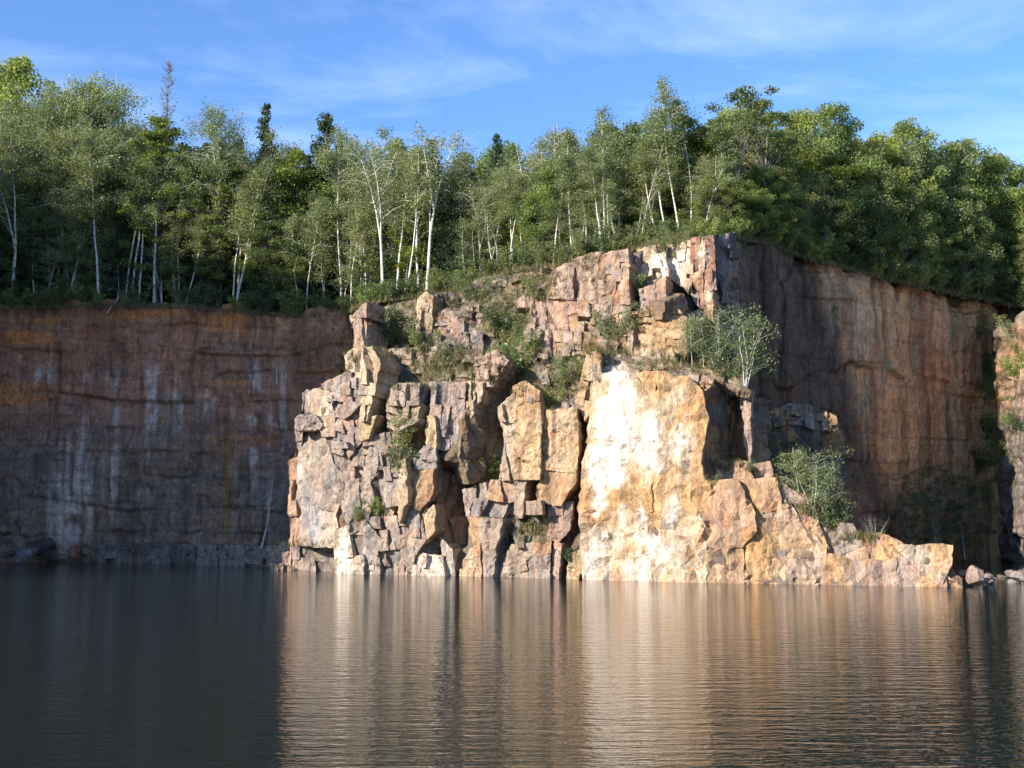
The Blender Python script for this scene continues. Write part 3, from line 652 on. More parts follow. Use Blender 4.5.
    # secondary chips: stepped facets along the joint directions
    sx_ = Q2[:, 0] / max(.6, size * .33) + fbm(Q2[:, 0], Q2[:, 1], seed, 2, 3) * .6; sy_ = Q2[:, 1] / max(.6, size * .4) + fbm(Q2[:, 0], Q2[:, 1], seed + 9, 2, 4) * .6
    h = h + am * 0.5 * (_h(np.floor(sx_ + seed), np.floor(sy_), np.zeros(len(Q2)), seed % 91) - .5)
    V = W + nrm * h[:, None]
    F = [tuple(f) for f in ff]
    # make the front wind towards the lake
    f0 = F[0]; nn = np.cross(V[f0[1]] - V[f0[0]], V[f0[2]] - V[f0[0]])
    if nn @ nrm < 0: F = [f[::-1] for f in F]
    ring = [bid[q] for q in range(nb)]
    dirb = -(nrm * .65 + np.array([0, -.75, 0])); dirb /= np.linalg.norm(dirb)
    cur = ring; Vl = [V]; base = len(V); sgn = None
    for lv, dd in ((1, min(.45, back * .2)), (2, back)):
        nv = V[ring] + dirb * dd
        nz = fbm(nv[:, 0] * .9, nv[:, 1] * .9, nv[:, 2] * .9, 3, 33)
        cen = nv.mean(0); outw = nv - cen; outw /= np.linalg.norm(outw, axis=1)[:, None] + 1e-9
        nv = nv + outw * (nz * 0.22 * (1 if lv == 1 else .5) + (0.03 if lv == 1 else 0))[:, None]
        Vl.append(nv); new = list(range(base, base + nb)); base += nb
        for q in range(nb):
            a, b = cur[q], cur[(q + 1) % nb]; c_, d_ = new[(q + 1) % nb], new[q]
            F.append((a, d_, c_, b))
        cur = new
    V = np.vstack(Vl)
    return V, F

buttress_cells = []
def cy_ok(poly):                      # the lower front: recesses there are shallow
    return min(p[1] for p in poly) > 352 and max(p[0] for p in poly) < 780
RAS = []                                              # for the backing sheet
sid = 0
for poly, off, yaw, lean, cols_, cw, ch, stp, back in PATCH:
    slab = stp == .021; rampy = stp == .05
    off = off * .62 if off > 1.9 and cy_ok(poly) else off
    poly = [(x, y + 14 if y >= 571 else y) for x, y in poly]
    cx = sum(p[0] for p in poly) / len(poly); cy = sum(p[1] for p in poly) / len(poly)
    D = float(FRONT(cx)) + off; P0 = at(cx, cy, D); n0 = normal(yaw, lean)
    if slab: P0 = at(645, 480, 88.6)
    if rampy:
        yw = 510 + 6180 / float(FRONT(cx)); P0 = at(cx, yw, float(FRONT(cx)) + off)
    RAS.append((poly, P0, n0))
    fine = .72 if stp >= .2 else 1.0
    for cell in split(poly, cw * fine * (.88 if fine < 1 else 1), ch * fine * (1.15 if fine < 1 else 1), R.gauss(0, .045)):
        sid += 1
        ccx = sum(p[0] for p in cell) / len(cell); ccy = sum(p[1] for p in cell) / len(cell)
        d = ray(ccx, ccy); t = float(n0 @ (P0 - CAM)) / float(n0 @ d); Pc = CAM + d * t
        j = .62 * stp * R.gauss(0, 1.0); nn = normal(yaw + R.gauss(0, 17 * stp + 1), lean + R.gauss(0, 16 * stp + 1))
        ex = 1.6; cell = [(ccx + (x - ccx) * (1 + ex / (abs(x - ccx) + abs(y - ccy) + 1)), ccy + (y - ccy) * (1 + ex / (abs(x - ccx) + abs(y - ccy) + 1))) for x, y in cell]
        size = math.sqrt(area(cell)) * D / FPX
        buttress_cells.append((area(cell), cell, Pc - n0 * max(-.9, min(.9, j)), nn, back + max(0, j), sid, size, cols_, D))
buttress_cells.sort(key=lambda c: -c[0])

def pip(poly, X, Y):
    r_ = np.zeros(X.shape, bool); n = len(poly)
    for i in range(n):
        a, b = poly[i], poly[(i + 1) % n]
        if a[1] == b[1]: continue
        r_ ^= ((a[1] > Y) != (b[1] > Y)) & (X < (b[0] - a[0]) * (Y - a[1]) / (b[1] - a[1]) + a[0])
    return r_
def backing(name, topf, x0, x1, step=3.0, ybot=600, extra=0.45):
    xs = np.arange(x0, x1 + 0.1, step); rows = 100; vs = np.linspace(0, 1, rows)
    X = np.repeat(xs[:, None], rows, 1); T = topf(xs); Y = T[:, None] + (ybot - T[:, None]) * vs[None, :]
    Dm = np.full(X.shape, np.nan); best = np.full(X.shape, 1e9)
    for poly, P0, n0 in RAS:
        m = pip(poly, X, Y)
        cx = np.mean([p[0] for p in poly]); cy = np.mean([p[1] for p in poly])
        ext = max(6, np.std([p[0] for p in poly]) + np.std([p[1] for p in poly]))
        dd = np.hypot(X - cx, Y - cy) / ext + 10; dd[m] = 0
        up = dd < best
        xc = (X - 512) / FPX; yc = (384 - Y) / FPX
        dy = math.cos(PITCH) - yc * math.sin(PITCH); dz = (math.sin(PITCH) + yc * math.cos(PITCH)) / dy; dx = xc / dy
        den = n0[0] * dx + n0[1] + n0[2] * dz; Dp = float(n0 @ (P0 - CAM)) / np.where(np.abs(den) < .12, -.12, den)
        Dp = np.clip(Dp, P0[1] - 4, P0[1] + 5)
        Dm = np.where(up, Dp, Dm); best = np.where(up, dd, best)
    Dm = Dm + extra
    for _ in range(2):
        Pd = np.pad(Dm, 1, 'edge'); mxv = np.maximum.reduce([Pd[:-2, 1:-1], Pd[2:, 1:-1], Pd[1:-1, :-2], Pd[1:-1, 2:], Dm]); Dm = 0.8 * Dm + 0.2 * mxv
    for _ in range(2):
        Pd = np.pad(Dm, 1, 'edge'); Dm = (Pd[:-2, 1:-1] + Pd[2:, 1:-1] + Pd[1:-1, :-2] + Pd[1:-1, 2:] + 2 * Dm) / 6
    V = []
    for i in range(len(xs)):
        for j in range(rows): V.append(at(X[i, j], Y[i, j], Dm[i, j]))
    V = np.array(V)
    n = fbm(V[:, 0] * .7, V[:, 1] * .7, V[:, 2] * .6, 4, 90); V[:, 1] += n * 0.9
    F = [(i * rows + j, i * rows + j + 1, (i + 1) * rows + j + 1, (i + 1) * rows + j) for i in range(len(xs) - 1) for j in range(rows - 1)]
    # run the outline back into the hill so the mass is solid
    out = [i * rows for i in range(len(xs))]; left = list(range(rows - 1, -1, -1)); right = [(len(xs) - 1) * rows + j for j in range(rows)]
    loop = left + out[1:] + right[1:]; b = len(V); VB = V[loop] + np.array([0, 13.0, -0.4]); V = np.vstack([V, VB])
    F += [(loop[q], loop[q + 1], b + q + 1, b + q) for q in range(len(loop) - 1)]
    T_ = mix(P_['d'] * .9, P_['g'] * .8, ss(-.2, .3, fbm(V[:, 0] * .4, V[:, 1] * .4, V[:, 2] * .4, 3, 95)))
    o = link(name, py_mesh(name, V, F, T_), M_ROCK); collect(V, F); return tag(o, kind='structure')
TOP1 = lut([(288, 520), (291, 465), (300, 440), (304, 397), (322, 386), (345, 374), (349, 352), (352, 322), (366, 312), (400, 303), (440, 295), (480, 283), (530, 269), (560, 269), (600, 258), (640, 251), (690, 244), (735, 240), (745, 245)])
butt = backing('rock_buttress', TOP1, 289, 742)
TOP2 = lut([(690, 486), (715, 470), (722, 465), (746, 466), (770, 466), (777, 482), (812, 503), (820, 530), (850, 543), (880, 538), (900, 546), (948, 550), (955, 574), (962, 578)])
ramp_o = backing('rock_ramp', TOP2, 692, 962, extra=0.4)
TOP3 = lut([(84, 549), (336, 547)])
shelf = backing('rock_shelf', TOP3, 86, 334, extra=0.5)

acc = Acc(); nobj = 0
for a_, cell, Pc, nn, back, seed, size, cols_, D in buttress_cells:
    r_ = block(cell, Pc, nn, back, seed, size)
    if r_ is None: continue
    V, F = r_
    rr = random.Random(seed * 3)
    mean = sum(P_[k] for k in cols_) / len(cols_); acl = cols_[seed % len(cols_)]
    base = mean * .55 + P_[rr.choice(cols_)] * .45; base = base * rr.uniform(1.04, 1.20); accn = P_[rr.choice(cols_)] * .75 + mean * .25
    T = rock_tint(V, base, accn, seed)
    collect(V, F)
    pcx = sum(p[0] for p in cell) / len(cell); pcy = sum(p[1] for p in cell) / len(cell)
    if nobj < 296:
        par = shelf if pcx < 336 and pcy > 537 else (ramp_o if pcx > 697 and pcy > 458 else butt)
        c = V.mean(0); o = link('rock_block', py_mesh('rock_block', V - c, F, T), M_ROCK, par); o.location = c; nobj += 1
    else: acc.add(V, F, T)
o = link('broken_rock', py_mesh('broken_rock', np.vstack(acc.V), acc.F, np.vstack(acc.T)), M_ROCK, butt); tag(o, kind='stuff')
print('blocks', nobj, 'of', len(buttress_cells))

# ------------------------------------------------------------------ loose boulders
def boulder(px, py, D, sx, sy, sz, c, seed, label, name='boulder', group=None, tilt=0.0):
    import bmesh
    bm = bmesh.new(); bmesh.ops.create_icosphere(bm, subdivisions=3, radius=1)
    rr = random.Random(seed); planes = []
    for q in range(13):
        v = Vector((rr.gauss(0, 1), rr.gauss(0, 1), rr.gauss(0, .8))).normalized(); planes.append((v, rr.uniform(.50, .80)))
    for v in bm.verts:
        p = v.co.copy()
        for n_, d_ in planes:
            k = p.dot(n_)
            if k > d_: p -= n_ * (k - d_)
        f = float(fbm(p.x * 2 + seed, p.y * 2, p.z * 2, 3, 5)); p *= 1 + .09 * f
        v.co = Vector((p.x * sx, p.y * sy, p.z * sz))
    me = bpy.data.meshes.new(name); bm.to_mesh(me); bm.free()
    nv = len(me.vertices); co = np.zeros(nv * 3, np.float32); me.vertices.foreach_get('co', co); co = co.reshape(-1, 3)
    T = mix(np.array(c), np.array(c) * .7, ss(-.1, .3, fbm(co[:, 0] * 1.2, co[:, 1], co[:, 2] * 1.2 + seed, 3, 8)))
    a = me.color_attributes.new('tint', 'FLOAT_COLOR', 'POINT'); a.data.foreach_set('color', np.c_[T, np.ones(nv)].astype(np.float32).ravel())
    o = link(name, me, M_ROCK); P = at(px, py, D); o.location = P; o.rotation_euler = (0, tilt, rr.uniform(0, 6))
    tag(o, label, 'boulder', group); return o
boulder(976, 576, 81.6, .75, .7, .75, P_['p'], 1, 'pale pink boulder standing in the water just beyond the tip of the rock ramp')
boulder(962, 577, 83, .45, .5, .5, P_['r'], 2, 'small dark red boulder wedged beside the ramp tip, left of the pale pink boulder')
boulder(929, 580, 82.6, .6, .6, .35, P_['p'], 31, 'flat pink boulder at the waterline under the square end of the ramp')
boulder(76, 552, 117, 1.1, 1, .75, P_['r'] * 1.2, 3, 'reddish boulder at the water edge below the shaded left wall')
boulder(88, 553, 117, .7, .7, .6, P_['y'] * .7, 4, 'small yellowish boulder touching the right side of the reddish boulder')
boulder(8, 545, 116, 2.0, 1.6, 1.1, P_['g'], 5, 'big grey boulder at the left edge of the picture by the water', tilt=.3)
boulder(24, 553, 115, 1.5, 1, .7, P_['b'] * .8, 6, 'bluish slanting slab half in the water right of the big grey boulder', tilt=.5)
boulder(6, 531, 119, .9, .8, .5, P_['t'], 7, 'pale tan stone lying on top of the rubble at the left edge')
boulder(40, 547, 118, 2.2, 1.4, 1.2, P_['k'], 8, 'low dark boulder covered in shade between the slab and the reddish boulder')
for q in range(22):
    px = R.uniform(968, 1040); boulder(px, R.uniform(572, 583), R.uniform(84, 96), R.uniform(.25, .6), R.uniform(.3, .6), R.uniform(.2, .4), P_['g'] * R.uniform(.9, 1.5), 40 + q,
            'grey stone in the low rubble bank at the right edge of the lake', 'boulder', 'stones of the rubble bank at the right')
bvh = BVHTree.FromPolygons([Vector(v) for v in np.vstack(ROCKV)], [f for fs in ROCKF for f in fs])
def hit(px, py):
    d = Vector(ray(px, py)).normalized(); loc, n, i, ds = bvh.ray_cast(Vector(CAM), d)
    return (loc, n) if loc is not None else (Vector(at(px, py, float(RIM_D(px)))), Vector((0, -.7, .7)))

# ------------------------------------------------------------------ plants
class Plant:
    def __init__(s, seed): s.r = random.Random(seed); s.n = np.random.default_rng(seed); s.V, s.F, s.k = [], [], 0; s.LC, s.LS, s.LD, s.LT = [], [], [], []
    def tube(s, pts, r0, r1, sides=5):
        pts = np.array(pts, float); n = len(pts); T = np.gradient(pts, axis=0); T /= np.linalg.norm(T, axis=1)[:, None] + 1e-9
        up = np.array([.3, .9, .1]); A = np.cross(T, up); A /= np.linalg.norm(A, axis=1)[:, None] + 1e-9; B = np.cross(T, A)
        rr = np.linspace(0, 1, n); rr = r0 + (r1 - r0) * rr ** .8
        for i in range(n):
            for q in range(sides):
                a = q / sides * math.tau; s.V.append(pts[i] + (A[i] * math.cos(a) + B[i] * math.sin(a)) * rr[i])
        for i in range(n - 1):
            for q in range(sides):
                a, b = s.k + i * sides + q, s.k + i * sides + (q + 1) % sides; s.F.append((a, b, b + sides, a + sides))
        s.k += n * sides
    def leaves(s, c, rad_, n, size, flat=1.0, tone=1.0):
        p = s.n.normal(size=(n, 3)); p /= np.linalg.norm(p, axis=1)[:, None]; p *= (s.n.random((n, 1)) ** .45)
        p *= np.array([rad_, rad_, rad_ * flat]); s.LC.append(np.asarray(c) + p); s.LS.append(size * s.n.uniform(.6, 1.35, n))
        s.LT.append(tone * s.n.uniform(.72, 1.3, n))
    def line_leaves(s, a, b, spread, n, size, drop=0.0, tone=1.0):
        t = s.n.random((n, 1)); p = np.asarray(a) * (1 - t) + np.asarray(b) * t + s.n.normal(size=(n, 3)) * spread
        p[:, 2] -= s.n.random(n) * drop; s.LC.append(p); s.LS.append(size * s.n.uniform(.6, 1.35, n)); s.LT.append(tone * s.n.uniform(.72, 1.3, n))
    def trunk_mesh(s, name): return np_mesh(name, np.array(s.V), np.array(s.F), smooth=True)
    def leaf_mesh(s, name, aspect=.6, upb=0.0, tcol=((.85, .95, .9), (1.2, 1.1, 1.0))):
        C = np.vstack(s.LC); S_ = np.concatenate(s.LS); T_ = np.concatenate(s.LT); n = len(C)
        nr = s.n.normal(size=(n, 3)); nr[:, 2] = np.abs(nr[:, 2]) + upb; nr /= np.linalg.norm(nr, axis=1)[:, None]
        a = np.cross(nr, s.n.normal(size=(n, 3))); a /= np.linalg.norm(a, axis=1)[:, None]; b = np.cross(nr, a)
        S1 = S_[:, None]; V = np.stack([C - a * S1 * .5, C + b * S1 * .5 * aspect, C + a * S1 * .5, C - b * S1 * .5 * aspect], 1).reshape(-1, 3)
        F = np.arange(4 * n).reshape(n, 4); g = s.n.random((n, 1)); t = (np.array(tcol[0]) * (1 - g) + np.array(tcol[1]) * g) * T_[:, None]
        return np_mesh(name, V, F, np.repeat(t, 4, 0))

def curve(r, p, d, L, n, wob=.15, droop=0.0, rise=0.0):
    pts = [np.array(p, float)]; d = np.array(d, float); d /= np.linalg.norm(d)
    for i in range(n):
        d = d + np.array([r.gauss(0, wob), r.gauss(0, wob), r.gauss(0, wob * .6) - droop + rise]); d /= np.linalg.norm(d)
        pts.append(pts[-1] + d * L / n)
    return pts

def birch(seed, h, start=.35, dens=1.0, width=1.0, lean=.05, forks=0, leafsize=.115, bark=None, leafm=None, thick=1.0):
    P = Plant(seed); r = P.r
    la = r.uniform(0, 6.28); stems = []
    main = curve(r, (0, 0, 0), (math.cos(la) * lean, math.sin(la) * lean, 1), h, 14, .045, rise=.02); stems.append((main, .0105 * h * thick, 0.0))
    for q in range(forks):
        k = r.randint(4, 7); a = r.uniform(0, 6.28); stems.append((curve(r, main[k], (math.cos(a) * .35, math.sin(a) * .35, 1), h * (1 - k / 14) * .95, 9, .06, rise=.05), .006 * h * thick, .1))
    for pts, r0, _ in stems: P.tube(pts, r0, .012, 7)
    for pts, r0, s0 in stems:
        n = len(pts) - 1; nb = int(h * 2.6 * (1 if s0 == 0 else .6))
        for q in range(nb):
            t = start + (0.99 - start) * r.random() ** .9 if s0 == 0 else r.uniform(.1, .99)
            f = t * n; i = min(n - 1, int(f)); p = pts[i] * (1 - (f - i)) + pts[i + 1] * (f - i)
            tt = (t - start) / (1 - start) if s0 == 0 else t
            Lb = h * .20 * width * (0.35 + 1.0 * math.sin(min(1, tt * .95 + .12) * math.pi) ** .8) * r.uniform(.6, 1.2)
            a = r.uniform(0, 6.28); up = r.uniform(.5, 1.3)
            br = curve(r, p, (math.cos(a), math.sin(a), up), Lb, 5, .12, droop=.16); P.tube(br, .03 * (1 - .6 * t) + .008, .006, 3)
            for e in range(1, 6):
                P.line_leaves(br[e - 1], br[e], .10 + .035 * e, int(28 * dens * (0.5 + e * .25)), leafsize, drop=.6 * (e / 5), tone=r.uniform(.8, 1.2))
    return P.trunk_mesh('birch_trunk'), P.leaf_mesh('birch_crown', .75), bark or M_BIRCH, leafm or M_LB, h

def conifer(seed, h, dens=1.0, width=.2, start=.12, droop=.1, sparse=1.0, dead=False, needle=.26):
    P = Plant(seed); r = P.r
    main = curve(r, (0, 0, 0), (0, 0, 1), h, 12, .012); P.tube(main, .012 * h, .012, 7); n = 12; z = start
    while z < .985:
        f = z * n; i = min(n - 1, int(f)); p = main[i] * (1 - (f - i)) + main[i + 1] * (f - i)
        for q in range(r.randint(4, 6)):
            if r.random() > sparse: continue
            a = r.uniform(0, 6.28); Lb = h * width * (1 - (z - start) / (1 - start)) ** .85 * r.uniform(.65, 1.15) + .18
            el = -.12 + .75 * z if not dead else .15 + .6 * z
            br = curve(r, p, (math.cos(a), math.sin(a), el), Lb, 4, .06, droop=droop * (1 - z), rise=.03 if not dead else .08); P.tube(br, .02 + .012 * (1 - z), .005, 3)
            if dead:
                for e in range(1, 5):
                    for _ in range(2):
                        b_ = r.uniform(0, 6.28); P.tube(curve(r, br[e], (math.cos(b_), math.sin(b_), .3), .35, 2, .1), .008, .003, 3)
                    if dens > 0: P.line_leaves(br[e - 1], br[e], .06, int(4 * dens), .10)
                continue
            for e in range(1, 5): P.line_leaves(br[e - 1], br[e], .07 + .11 * min(1, Lb / 2), int(22 * dens * (Lb / 4 + .35)), needle, drop=.16, tone=r.uniform(.8, 1.25))
        z += r.uniform(.022, .036)
    if not P.LC: P.leaves((0, 0, h), .1, 4, .1)
    return P.trunk_mesh('conifer_trunk'), P.leaf_mesh('conifer_crown', .34, .2), (M_GREYBARK if dead else M_BARK), M_LC, h

def broadleaf(seed, h, width=.32, start=.25, dens=1.0, leafsize=.19, flat=.75, bark=None, leafm=None, clumps=60, ragged=1.0, csize=1.0):
    P = Plant(seed); r = P.r
    main = curve(r, (0, 0, 0), (r.uniform(-.06, .06), r.uniform(-.06, .06), 1), h * .86, 10, .05); P.tube(main, .015 * h, .03, 7)
    for q in range(clumps):
        t = start + (1 - start) * r.random() ** .8; prof = math.sin(min(1, (t - start) / (1 - start) * .80 + .17) * math.pi) ** .6
        a = r.uniform(0, 6.28); rr_ = h * width * prof * r.random() ** .5 * r.uniform(.75, 1.1 + .15 * ragged)
        c = np.array([math.cos(a) * rr_, math.sin(a) * rr_, h * t * r.uniform(.96, 1.03)]); c[2] = min(c[2], h * .985)
        k = max(1, min(9, int(t * .8 * 10))); b0 = main[k]; md = (b0 + c) / 2 + np.array([0, 0, .3]); P.tube([b0, md, c], .05 * (1.1 - t), .012, 4)
        cs = h * .075 * r.uniform(.6, 1.25) * csize; P.leaves(c, cs, int(230 * dens * (cs / 1.0) ** 1.2 + 30), leafsize, flat, tone=r.uniform(.75, 1.25))
    return P.trunk_mesh('tree_trunk'), P.leaf_mesh('tree_crown', .8, .5), bark or M_BARK, leafm or M_LBR, h

def bush(seed, h=2.0, leafm=None, leafsize=.13, dens=1.0, stems=7, spread=.6, bark=None):
    P = Plant(seed); r = P.r
    for q in range(stems):
        a = r.uniform(0, 6.28); st = curve(r, (0, 0, -.3), (math.cos(a) * spread, math.sin(a) * spread, 1), h * r.uniform(.7, 1.0) + .3, 6, .1); P.tube(st, .02 + h * .006, .006, 4)
        for e in range(2, 7):
            P.leaves(st[e], h * .17 * r.uniform(.7, 1.2), int(34 * dens), leafsize, .8, tone=r.uniform(.8, 1.2))
            a2 = r.uniform(0, 6.28); tw = curve(r, st[e], (math.cos(a2), math.sin(a2), .4), h * .25, 3, .15); P.tube(tw, .01, .004, 3); P.leaves(tw[-1], h * .12, int(22 * dens), leafsize, .8, tone=r.uniform(.8, 1.2))
    return P.trunk_mesh('stems'), P.leaf_mesh('foliage', .7, .3), bark or M_GREYBARK, leafm or M_LD, h

def proto(kind, parts_names, data): return dict(kind=kind, names=parts_names, data=data)
PR = {}
for q in range(4): PR['birch%d' % q] = ('birch_tree', birch(10 + q, 13, start=(.30, .42, .25, .48)[q], dens=1.25, width=(1, .8, 1.2, .85)[q], lean=.08, forks=(0, 1, 1, 0)[q]))
PR['tallbirch'] = ('birch_tree', birch(21, 15, start=.5, dens=1.3, width=1.0, lean=.04, forks=1, thick=1.15))
PR['bigbirch'] = ('birch_tree', birch(22, 15, start=.32, dens=1.6, width=1.35, lean=.06, forks=2, thick=1.0))
PR['bare0'] = ('birch_tree', birch(31, 13, start=.5, dens=.30, width=.75, lean=.05, forks=2, thick=1.3))
PR['bare1'] = ('birch_tree', birch(32, 12, start=.45, dens=.22, width=.8, lean=.10, forks=1, thick=1.2))
for q in range(2): PR['slim%d' % q] = ('birch_tree', birch(35 + q, 8, start=.35, dens=1.0, width=.8, lean=(.05, .22)[q], leafsize=.10, thick=.8))
for q in range(3): PR['pole%d' % q] = ('birch_tree', birch(81 + q, 12, start=.58, dens=.7, width=.62, lean=(.05, .13, .1)[q], forks=(0, 0, 1)[q], thick=.85, leafsize=.13))
for q in range(2): PR['spruce%d' % q] = ('spruce_tree', conifer(41 + q, 14, 1.2, (.27, .23)[q], sparse=.8))
PR['pine'] = ('pine_tree', conifer(45, 14, 1.3, .22, start=.35, droop=-.08, sparse=.8, needle=.30))
PR['dead'] = ('dead_spruce', conifer(46, 14, 1.0, .15, start=.35, sparse=.95, dead=True))
for q in range(3): PR['oak%d' % q] = ('broadleaf_tree', broadleaf(51 + q, 12, (.30, .36, .27)[q], .18, 1.0, clumps=80))
PR['maple'] = ('broadleaf_tree', broadleaf(56, 12, .28, .2, 1.0, .20, leafm=M_LY, clumps=75))
PR['beech'] = ('beech_tree', broadleaf(57, 12, .26, .12, .55, .17, flat=.35, leafm=M_LY, clumps=120, csize=.7))
PR['umbrella'] = ('tall_tree', broadleaf(58, 13, .30, .62, .62, .20, flat=.55, bark=M_GREYBARK, leafm=M_LD, clumps=42, csize=.85))
PR['airy'] = ('broadleaf_tree', broadleaf(64, 11, .38, .15, .42, .17, leafm=M_LD, clumps=70, csize=.8, bark=M_GREYBARK))
PR['dark0'] = ('broadleaf_tree', broadleaf(61, 11, .34, .08, .9, .20, leafm=M_LD, clumps=85))
PR['grey0'] = ('willow_tree', broadleaf(62, 10, .34, .12, .9, .17, flat=.9, leafm=M_LB, bark=M_GREYBARK, clumps=90))
PR['bush0'] = ('shrub', bush(71, 2.2)); PR['bush1'] = ('shrub', bush(72, 2.2, M_LB, .11)); PR['bush2'] = ('shrub', bush(73, 2.2, M_LBR, .14))
PR['bushb'] = ('shrub', bush(74, 2.4, M_DRY, .08, .35, 9, .45))
PR['sap'] = ('birch_sapling', bush(75, 5.0, M_LB, .12, 1.7, 5, .22, bark=M_BIRCH))
PR['saplow'] = ('birch_sapling', birch(76, 5, start=.22, dens=1.3, width=1.5, lean=.1, leafsize=.10, thick=.62))
PR['twigs'] = ('bare_shrub', bush(77, 2.0, M_DRY, .05, .12, 9, .3))

MESH = {}
def prep(k):
    kind, (tm, lm, bm_, lmat, h) = PR[k]
    if k not in MESH:
        tm.materials.append(bm_); lm.materials.append(lmat); MESH[k] = (tm, lm, h, kind)
    return MESH[k]
CAT = dict(birch_tree='tree', spruce_tree='tree', pine_tree='tree', dead_spruce='tree', broadleaf_tree='tree', beech_tree='tree', tall_tree='tree', willow_tree='tree',
           shrub='shrub', birch_sapling='sapling', bare_shrub='shrub')
def plant(k, loc, s, label, group=None, rz=None, lean=None, sxy=1.0):
    tm, lm, h, kind = prep(k)
    e = bpy.data.objects.new(kind, None); col.objects.link(e); e.location = loc; e.empty_display_size = .3
    e.rotation_euler = ((lean or (0, 0))[0], (lean or (0, 0))[1], R.uniform(0, 6.28) if rz is None else rz); e.scale = (s * sxy, s * sxy, s)
    sm = kind in ('shrub', 'bare_shrub')
    link('stems' if sm else 'trunk', tm, None, e); link('foliage' if sm else 'crown', lm, None, e)
    tag(e, label, CAT[kind], group); return e
def z_at(py, D): return at(512, py, D)[2]
def tree(k, px, top_y, back, label, group=None, sxy=1.0, base_px=None, **kw):
    D = float(RIM_D(px)) + back; g = ground_z(px, D); x = ray(px, 250)[0] * D
    ht = z_at(top_y, D) - g; s = max(.12, ht / PR[k][1][4]) / .97
    return plant(k, (x, D, g - .15), s, label, group, sxy=sxy * (min(1.6, 1 / s ** .45)), **kw)

SKY = lut([(0, 70), (15, 72), (30, 105), (60, 85), (85, 78), (110, 92), (125, 110), (160, 128), (185, 135), (200, 140), (220, 114), (245, 140), (262, 112), (280, 142), (300, 150), (330, 118), (345, 132), (375, 137),
           (400, 132), (430, 128), (460, 150), (495, 140), (520, 152), (545, 128), (575, 124), (600, 131), (640, 129), (660, 137), (690, 123), (705, 125), (745, 100), (775, 125), (800, 117), (830, 114), (860, 125),
           (880, 142), (915, 130), (940, 150), (965, 150), (990, 160), (1024, 173), (1100, 165)])
LAND = [(0, 'the tree at the left edge'), (25, 'the slim far left birch'), (52, 'the leftmost big birch'), (88, 'the tallest full birch'), (118, 'the pale birch near the spruce'), (158, 'the dead spruce top'),
        (185, 'the small layered beech'), (219, 'the domed birch'), (240, 'the split birch'), (262, 'the left pointed spruce'), (300, 'the bright yellow green tree'), (331, 'the tall open pine'), (358, 'the gap beside the pine'),
        (384, 'the gnarled birch'), (405, 'the thin birch by it'), (427, 'the V crowned birch'), (455, 'the half bare grey birch'), (480, 'the dip before middle spruce'), (497, 'the middle pointed spruce'), (530, 'the bare forked grey top'), (550, 'the wiry bare middle top'), (574, 'the wide feathery birch'),
        (602, 'the fan of white stems'), (625, 'the stems right of the fan'), (645, 'the birch above the tower'), (670, 'the saddle by the lime tree'), (692, 'the lime green tree'), (715, 'the rounded willow'), (742, 'the umbrella shaped tree'), (772, 'the yellow tinged tree'),
        (800, 'the left flank of the oak'), (832, 'the big light green oak'), (862, 'the pale tree past the oak'), (885, 'the saddle past the oak'), (915, 'the brown tipped tree'), (945, 'the bright tree past brown tips'), (968, 'the broad clumpy right tree'), (1000, 'the rounded right edge tree'), (1035, 'the tree at the right edge')]
def land(px): return min(LAND, key=lambda a: abs(a[0] - px))[1]
ORDW = ['first', 'second', 'third', 'fourth', 'fifth', 'sixth', 'seventh', 'eighth', 'ninth', 'tenth', 'eleventh', 'twelfth', 'thirteenth', 'fourteenth', 'fifteenth', 'sixteenth', 'seventeenth', 'eighteenth', 'nineteenth', 'twentieth', 'twenty first', 'twenty second']
FILL = []
def later(o, px, fmt):
    FILL.append((o, px, fmt))
def name_fill():
    by = {}
    for o, px, fmt in FILL: by.setdefault(fmt % land(px), []).append((px, o))
    ORD = ['left one', 'second from the left', 'third from the left', 'fourth from the left', 'fifth from the left', 'sixth from the left']
    for lab, lst in by.items():
        lst.sort(key=lambda a: a[0])
        for q, (px, o) in enumerate(lst):
            if len(lst) == 1: o['label'] = lab
            elif q == len(lst) - 1: o['label'] = lab + ', right one'
            else: o['label'] = lab + ', ' + ORD[min(q, 5)]
